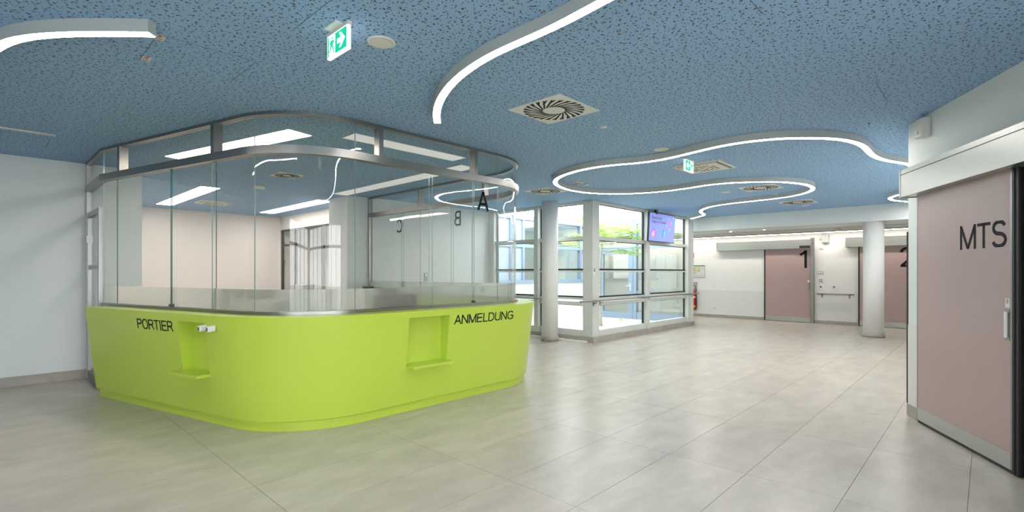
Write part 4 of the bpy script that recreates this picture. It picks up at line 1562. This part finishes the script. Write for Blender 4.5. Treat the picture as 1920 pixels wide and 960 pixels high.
# ------------------------------------------------------------------ numbered corridor doors
def corridor_door(name, label, y_left, y_right, head_left, numeral, nw, frame_right, sensor):
    t = thing(name, label, 'door', (WX - 0.04, (y_left + y_right) / 2, 0), kind='structure')
    x = WX - 0.05
    leaf = bx('leaf', x, WX, y_right, y_left - 0.035, 0.15, 2.24, 'pink_door', t)
    bx('kick_plate', x - 0.002, WX, y_right, y_left - 0.035, 0.012, 0.15, 'steel_header', leaf)
    bx('edge_seal', x - 0.004, WX, y_left - 0.035, y_left, 0.01, 2.245, 'black_rubber', t)
    bx('header_box', WX - 0.15, WX, y_right - 0.03, head_left, 2.225, 2.47, 'steel_header', t)
    bx('header_cap', WX - 0.155, WX, head_left, head_left + 0.05, 2.215, 2.49, 'steel_header', t)
    bx('header_line', WX - 0.153, WX - 0.01, y_right - 0.03, head_left, 2.472, 2.480, 'black_rubber', t)
    if frame_right:
        bx('frame_post', WX - 0.10, WX, y_right - 0.085, y_right, 0.0, 2.53, 'steel', t)
    if sensor:
        bx('sensor_bar', WX - 0.185, WX - 0.15, y_right - 0.01, y_right + 0.27, 2.235, 2.30, 'black_rubber', t)
    lettering('numeral', numeral[0], (x - 0.0015, numeral[1], numeral[2]), (0, -1, 0), UP, nw, 0.53, 'ink', leaf, 0.001, 0.13)
    bx('handle', x - 0.02, x, y_right + 0.035, y_right + 0.075, 0.97, 1.19, 'steel', leaf, bevel=0.004)
    bx('lock_plate', x - 0.004, x, y_right + 0.03, y_right + 0.085, 1.21, 1.27, 'label_white', leaf)
    return t


corridor_door('door_1', 'pink sliding door with large black numeral 1', 5.115, 3.822, 6.53, ('1', 4.13, 1.635), 0.22, True, True)
corridor_door('door_2', 'pink sliding door with large black numeral 2 behind the round column', 2.645, 1.10, 2.885, ('2', 1.725, 1.65), 0.36, True, False)

# the sliding door lettered MTS on the angled wall
dm = thing('door_6', 'large pink sliding door lettered MTS on the right', 'door', tuple(K + WU * 1.0), kind='structure')
mleaf = wbox('leaf', 0.352, 1.672, 0.004, 0.045, 0.155, 2.29, 'pink_door', dm)
wbox('edge_strip', 0.335, 0.352, 0.003, 0.047, 0.03, 2.29, 'steel', dm)
wbox('edge_strip', 1.672, 1.697, 0.003, 0.047, 0.03, 2.29, 'steel', dm)
wbox('kick_plate', 0.352, 1.672, 0.004, 0.048, 0.03, 0.155, 'steel_header', mleaf)
wbox('floor_seal', 0.335, 1.70, 0.01, 0.04, 0.006, 0.03, 'black_rubber', dm)
wbox('edge_seal', 1.697, 1.762, 0.004, 0.05, 0.012, 2.29, 'black_rubber', dm)
wbox('edge_seal', 1.706, 1.728, 0.05, 0.056, 0.012, 2.29, 'black_rubber', dm)
wbox('frame_panel', 1.785, 3.2, 0.002, 0.03, 0.0, 2.29, 'steel', dm)
wbox('header_box', 0.245, 3.2, 0.0, 0.15, 2.27, 2.492, 'steel_header', dm)
wbox('header_line', 0.245, 3.2, 0.0, 0.148, 2.492, 2.500, 'black_rubber', dm)
wbox('header_lid', 0.245, 3.2, 0.0, 0.15, 2.500, 2.545, 'steel_header', dm)
wbox('header_cap', 0.225, 0.245, 0.0, 0.155, 2.262, 2.55, 'steel_header', dm, bevel=0.003)
# readable from the hall: right-hand direction is towards the viewer (increasing s)
lettering('lettering', 'MTS', wpt(1.04, 0.0457, 1.695), WU, UP, 0.60, 0.205, 'ink', mleaf, -0.0012, 0.15)
wbox('recess_plate', 1.615, 1.665, 0.045, 0.049, 0.99, 1.225, 'steel', mleaf)
wbox('handle', 1.625, 1.652, 0.049, 0.062, 1.01, 1.205, 'plastic_white', mleaf, bevel=0.003)
wbox('notice', 1.618, 1.662, 0.045, 0.0465, 1.235, 1.305, 'label_white', mleaf)
nb_ = MB()
for k, (a, c) in enumerate(((1.63, 1.65), (1.626, 1.655), (1.632, 1.65))):
    nb_.obox(wpt(a, 0.0465, 1.292 - k * 0.012), WU, WN, UP, c - a, 0.0005, 0.005, 'ink')
nb_.build('notice_print', mleaf)

# loudspeakers on walls
ls = thing('wall_speaker', 'grey angled wall speaker above the door lettered MTS', 'speaker', tuple(wpt(0.40, 0.0, 2.9)), 'wall speakers')
b = MB()
p = [(0.335, 0.0), (0.50, 0.0), (0.50, 0.035), (0.475, 0.075), (0.36, 0.085), (0.335, 0.06)]
lo_ = [wpt(s, o * 1.0, 2.835) for s, o in p]
up_ = [wpt(s, o * 0.9, 3.015) for s, o in p]
i0 = b.add(lo_ + up_)
n = len(p)
b.face([i0 + k for k in range(n)], 'plastic_cream')
b.face([i0 + n + k for k in range(n)], 'plastic_cream')
for k in range(n):
    j = (k + 1) % n
    b.face([i0 + k, i0 + j, i0 + n + j, i0 + n + k], 'plastic_cream')
b.build('housing', ls, bevel=0.008)
wbox('lens', 0.395, 0.435, 0.078, 0.093, 2.865, 2.905, 'plastic_white', ls, bevel=0.006)
l2 = thing('wall_speaker', 'square grey wall speaker above the switches between the doors', 'speaker', (WX, 3.44, 2.5), 'wall speakers')
bx('housing', WX - 0.09, WX, 3.355, 3.535, 2.375, 2.61, 'plastic_grey', l2, bevel=0.012)
bx('bracket', WX - 0.04, WX, 3.535, 3.60, 2.46, 2.52, 'plastic_grey', l2)


def wall_box(name, label, cat, y, z, w, h_, mt, d=0.012, group='switches and buttons between the corridor doors', extra=None):
    t = thing(name, label, cat, (WX, y, z), group)
    bx('plate', WX - d, WX, y - w / 2, y + w / 2, z - h_ / 2, z + h_ / 2, mt, t, bevel=0.002)
    if extra == 'split':
        bx('rocker', WX - d - 0.003, WX - d, y + 0.008, y + w / 2 - 0.012, z - h_ / 2 + 0.012, z + h_ / 2 - 0.012, 'plastic_cream', t)
        bx('rocker', WX - d - 0.003, WX - d, y - w / 2 + 0.012, y - 0.008, z - h_ / 2 + 0.012, z + h_ / 2 - 0.012, 'plastic_cream', t)
    elif extra:
        b_ = MB()
        b_.lathe((WX - d - 0.004, y, z), [(0.022, 0.0), (0.022, 0.005)], extra, 14, 'x')
        b_.build('button', t)


wall_box('double_switch', 'grey double switch plate beside door 1', 'switch', 3.58, 1.50, 0.155, 0.085, 'plastic_grey', extra='split')
wall_box('light_switch', 'single grey switch below the double switch', 'switch', 3.573, 1.265, 0.085, 0.085, 'plastic_grey', extra='plastic_cream')
wall_box('push_button', 'white push button with black centre beside door 1', 'button', 3.573, 1.075, 0.085, 0.085, 'plastic_white', extra='ink')
wall_box('push_button', 'white push button with reddish centre above the short handrail', 'button', 3.236, 1.08, 0.085, 0.085, 'plastic_white', extra='signal_red')
wall_box('wall_sensor', 'small white box under the square wall speaker', 'sensor', 3.56, 2.24, 0.09, 0.07, 'plastic_white', 0.03)
wall_box('wall_socket', 'white socket at knee height left of door 1', 'socket', 6.69, 0.30, 0.08, 0.08, 'plastic_white', extra='plastic_grey', group='sockets left of door 1')
wall_box('wall_socket', 'white socket above the grey wall panel left of door 1', 'socket', 6.69, 1.03, 0.08, 0.08, 'plastic_white', extra='plastic_cream', group='sockets left of door 1')
handrail('short steel handrail on the wall between doors 1 and 2', (WX - 0.075, 3.655, 0.875), (WX - 0.075, 2.74, 0.875), (-1, 0, 0), (0.13, 0.87), 0.07)
# corridor light strip and downlights
cs = thing('strip_light', 'thin continuous light strip where corridor ceiling meets the wall', 'strip light', (16.85, 5, 2.7))
bx('diffuser', 16.60, 16.66, 0.7, 12.0, 2.648, 2.655, 'corridor_strip', cs)
bx('housing', 16.59, 16.67, 0.7, 12.0, 2.655, 2.70, 'lamp_housing', cs)
for (x, y, lab) in ((14.75, 5.35, 'small recessed downlight in the beam nearer the window'), (14.75, 4.45, 'small recessed downlight in the beam nearer door 1')):
    t = thing('downlight', lab, 'downlight', (x, y, 2.68), 'downlights in the beam')
    b = MB()
    b.lathe((x, y, 2.68), [(0.055, 0.001), (0.055, -0.006), (0.045, -0.008)], 'plastic_white', 20)
    b.build('rim', t)
    b = MB()
    b.lathe((x, y, 2.68), [(0.035, -0.0095), (0.035, -0.007)], 'downlight_glow', 16)
    b.build('lens', t)

# escape plan, fire signs and extinguisher left of door 1
ep = thing('escape_plan', 'framed escape plan with green top edge on the corridor wall', 'sign', (WX, 7.3, 1.55))
bx('frame', WX - 0.014, WX, 7.02, 7.60, 1.335, 1.755, 'plan_grey', ep)
bx('sheet', WX - 0.0155, WX - 0.014, 7.032, 7.588, 1.347, 1.743, 'plan_paper', ep)
bx('green_bar', WX - 0.0165, WX - 0.0155, 7.032, 7.588, 1.715, 1.743, 'label_green', ep)
b = MB()
for (y0, y1, z0, z1) in ((7.36, 7.40, 1.45, 1.67), (7.19, 7.36, 1.645, 1.67), (7.25, 7.36, 1.55, 1.575), (7.19, 7.23, 1.53, 1.645), (7.30, 7.36, 1.47, 1.49), (7.24, 7.28, 1.55, 1.60)):
    b.box(WX - 0.0163, WX - 0.0155, y0, y1, z0, z1, 'plan_print')
for (y0, y1, z0, z1) in ((7.05, 7.15, 1.38, 1.385), (7.05, 7.13, 1.40, 1.405), (7.05, 7.15, 1.42, 1.425), (7.2, 7.5, 1.38, 1.386), (7.2, 7.5, 1.40, 1.405), (7.44, 7.45, 1.43, 1.69), (7.08, 7.12, 1.62, 1.65)):
    b.box(WX - 0.0163, WX - 0.0155, y0, y1, z0, z1, 'plan_grey')
b.build('floor_plan_print', ep)
fs = thing('fire_sign', 'red extinguisher sign above the escape plan', 'sign', (WX, 7.5, 2.0))
bx('red_panel', WX - 0.006, WX, 7.405, 7.60, 2.0, 2.185, 'signal_red', fs)
bx('white_panel', WX - 0.006, WX, 7.405, 7.60, 1.80, 1.995, 'label_white', fs)
b = MB()
b.box(WX - 0.0068, WX - 0.006, 7.425, 7.44, 2.02, 2.12, 'label_white')
b.box(WX - 0.0068, WX - 0.006, 7.45, 7.50, 2.02, 2.15, 'label_white')
b.build('symbol', fs)
fe = thing('fire_extinguisher', 'red fire extinguisher hanging at the corner past the window', 'fire extinguisher', (16.88, 7.39, 0.22))
bx('back_plate', WX - 0.01, WX, 7.29, 7.50, 0.18, 1.17, 'plastic_grey', fe)
b = MB()
b.lathe((16.895, 7.39, 0.22), [(0.082, 0.0), (0.088, 0.02), (0.088, 0.56), (0.07, 0.63), (0.028, 0.68), (0.028, 0.71)], 'signal_red', 24)
b.build('cylinder', fe)
b = MB()
b.lathe((16.895, 7.39, 0.22), [(0.0885, 0.40), (0.0885, 0.46)], 'label_white', 24)
b.build('label_band', fe)
b = MB()
b.lathe((16.895, 7.39, 0.22), [(0.0885, 0.08), (0.0885, 0.15)], 'label_yellow', 24)
b.build('yellow_band', fe)
b = MB()
b.tube([(16.895, 7.39, 0.93), (16.88, 7.40, 0.99), (16.86, 7.42, 1.02)], 0.014, 'signal_red', 8)
b.build('valve', fe)
b = MB()
b.tube([(16.88, 7.40, 1.0), (16.86, 7.36, 1.06), (16.86, 7.31, 1.03), (16.87, 7.285, 0.9), (16.88, 7.285, 0.5), (16.88, 7.29, 0.26)], 0.012, 'black_rubber', 8)
b.build('hose', fe)
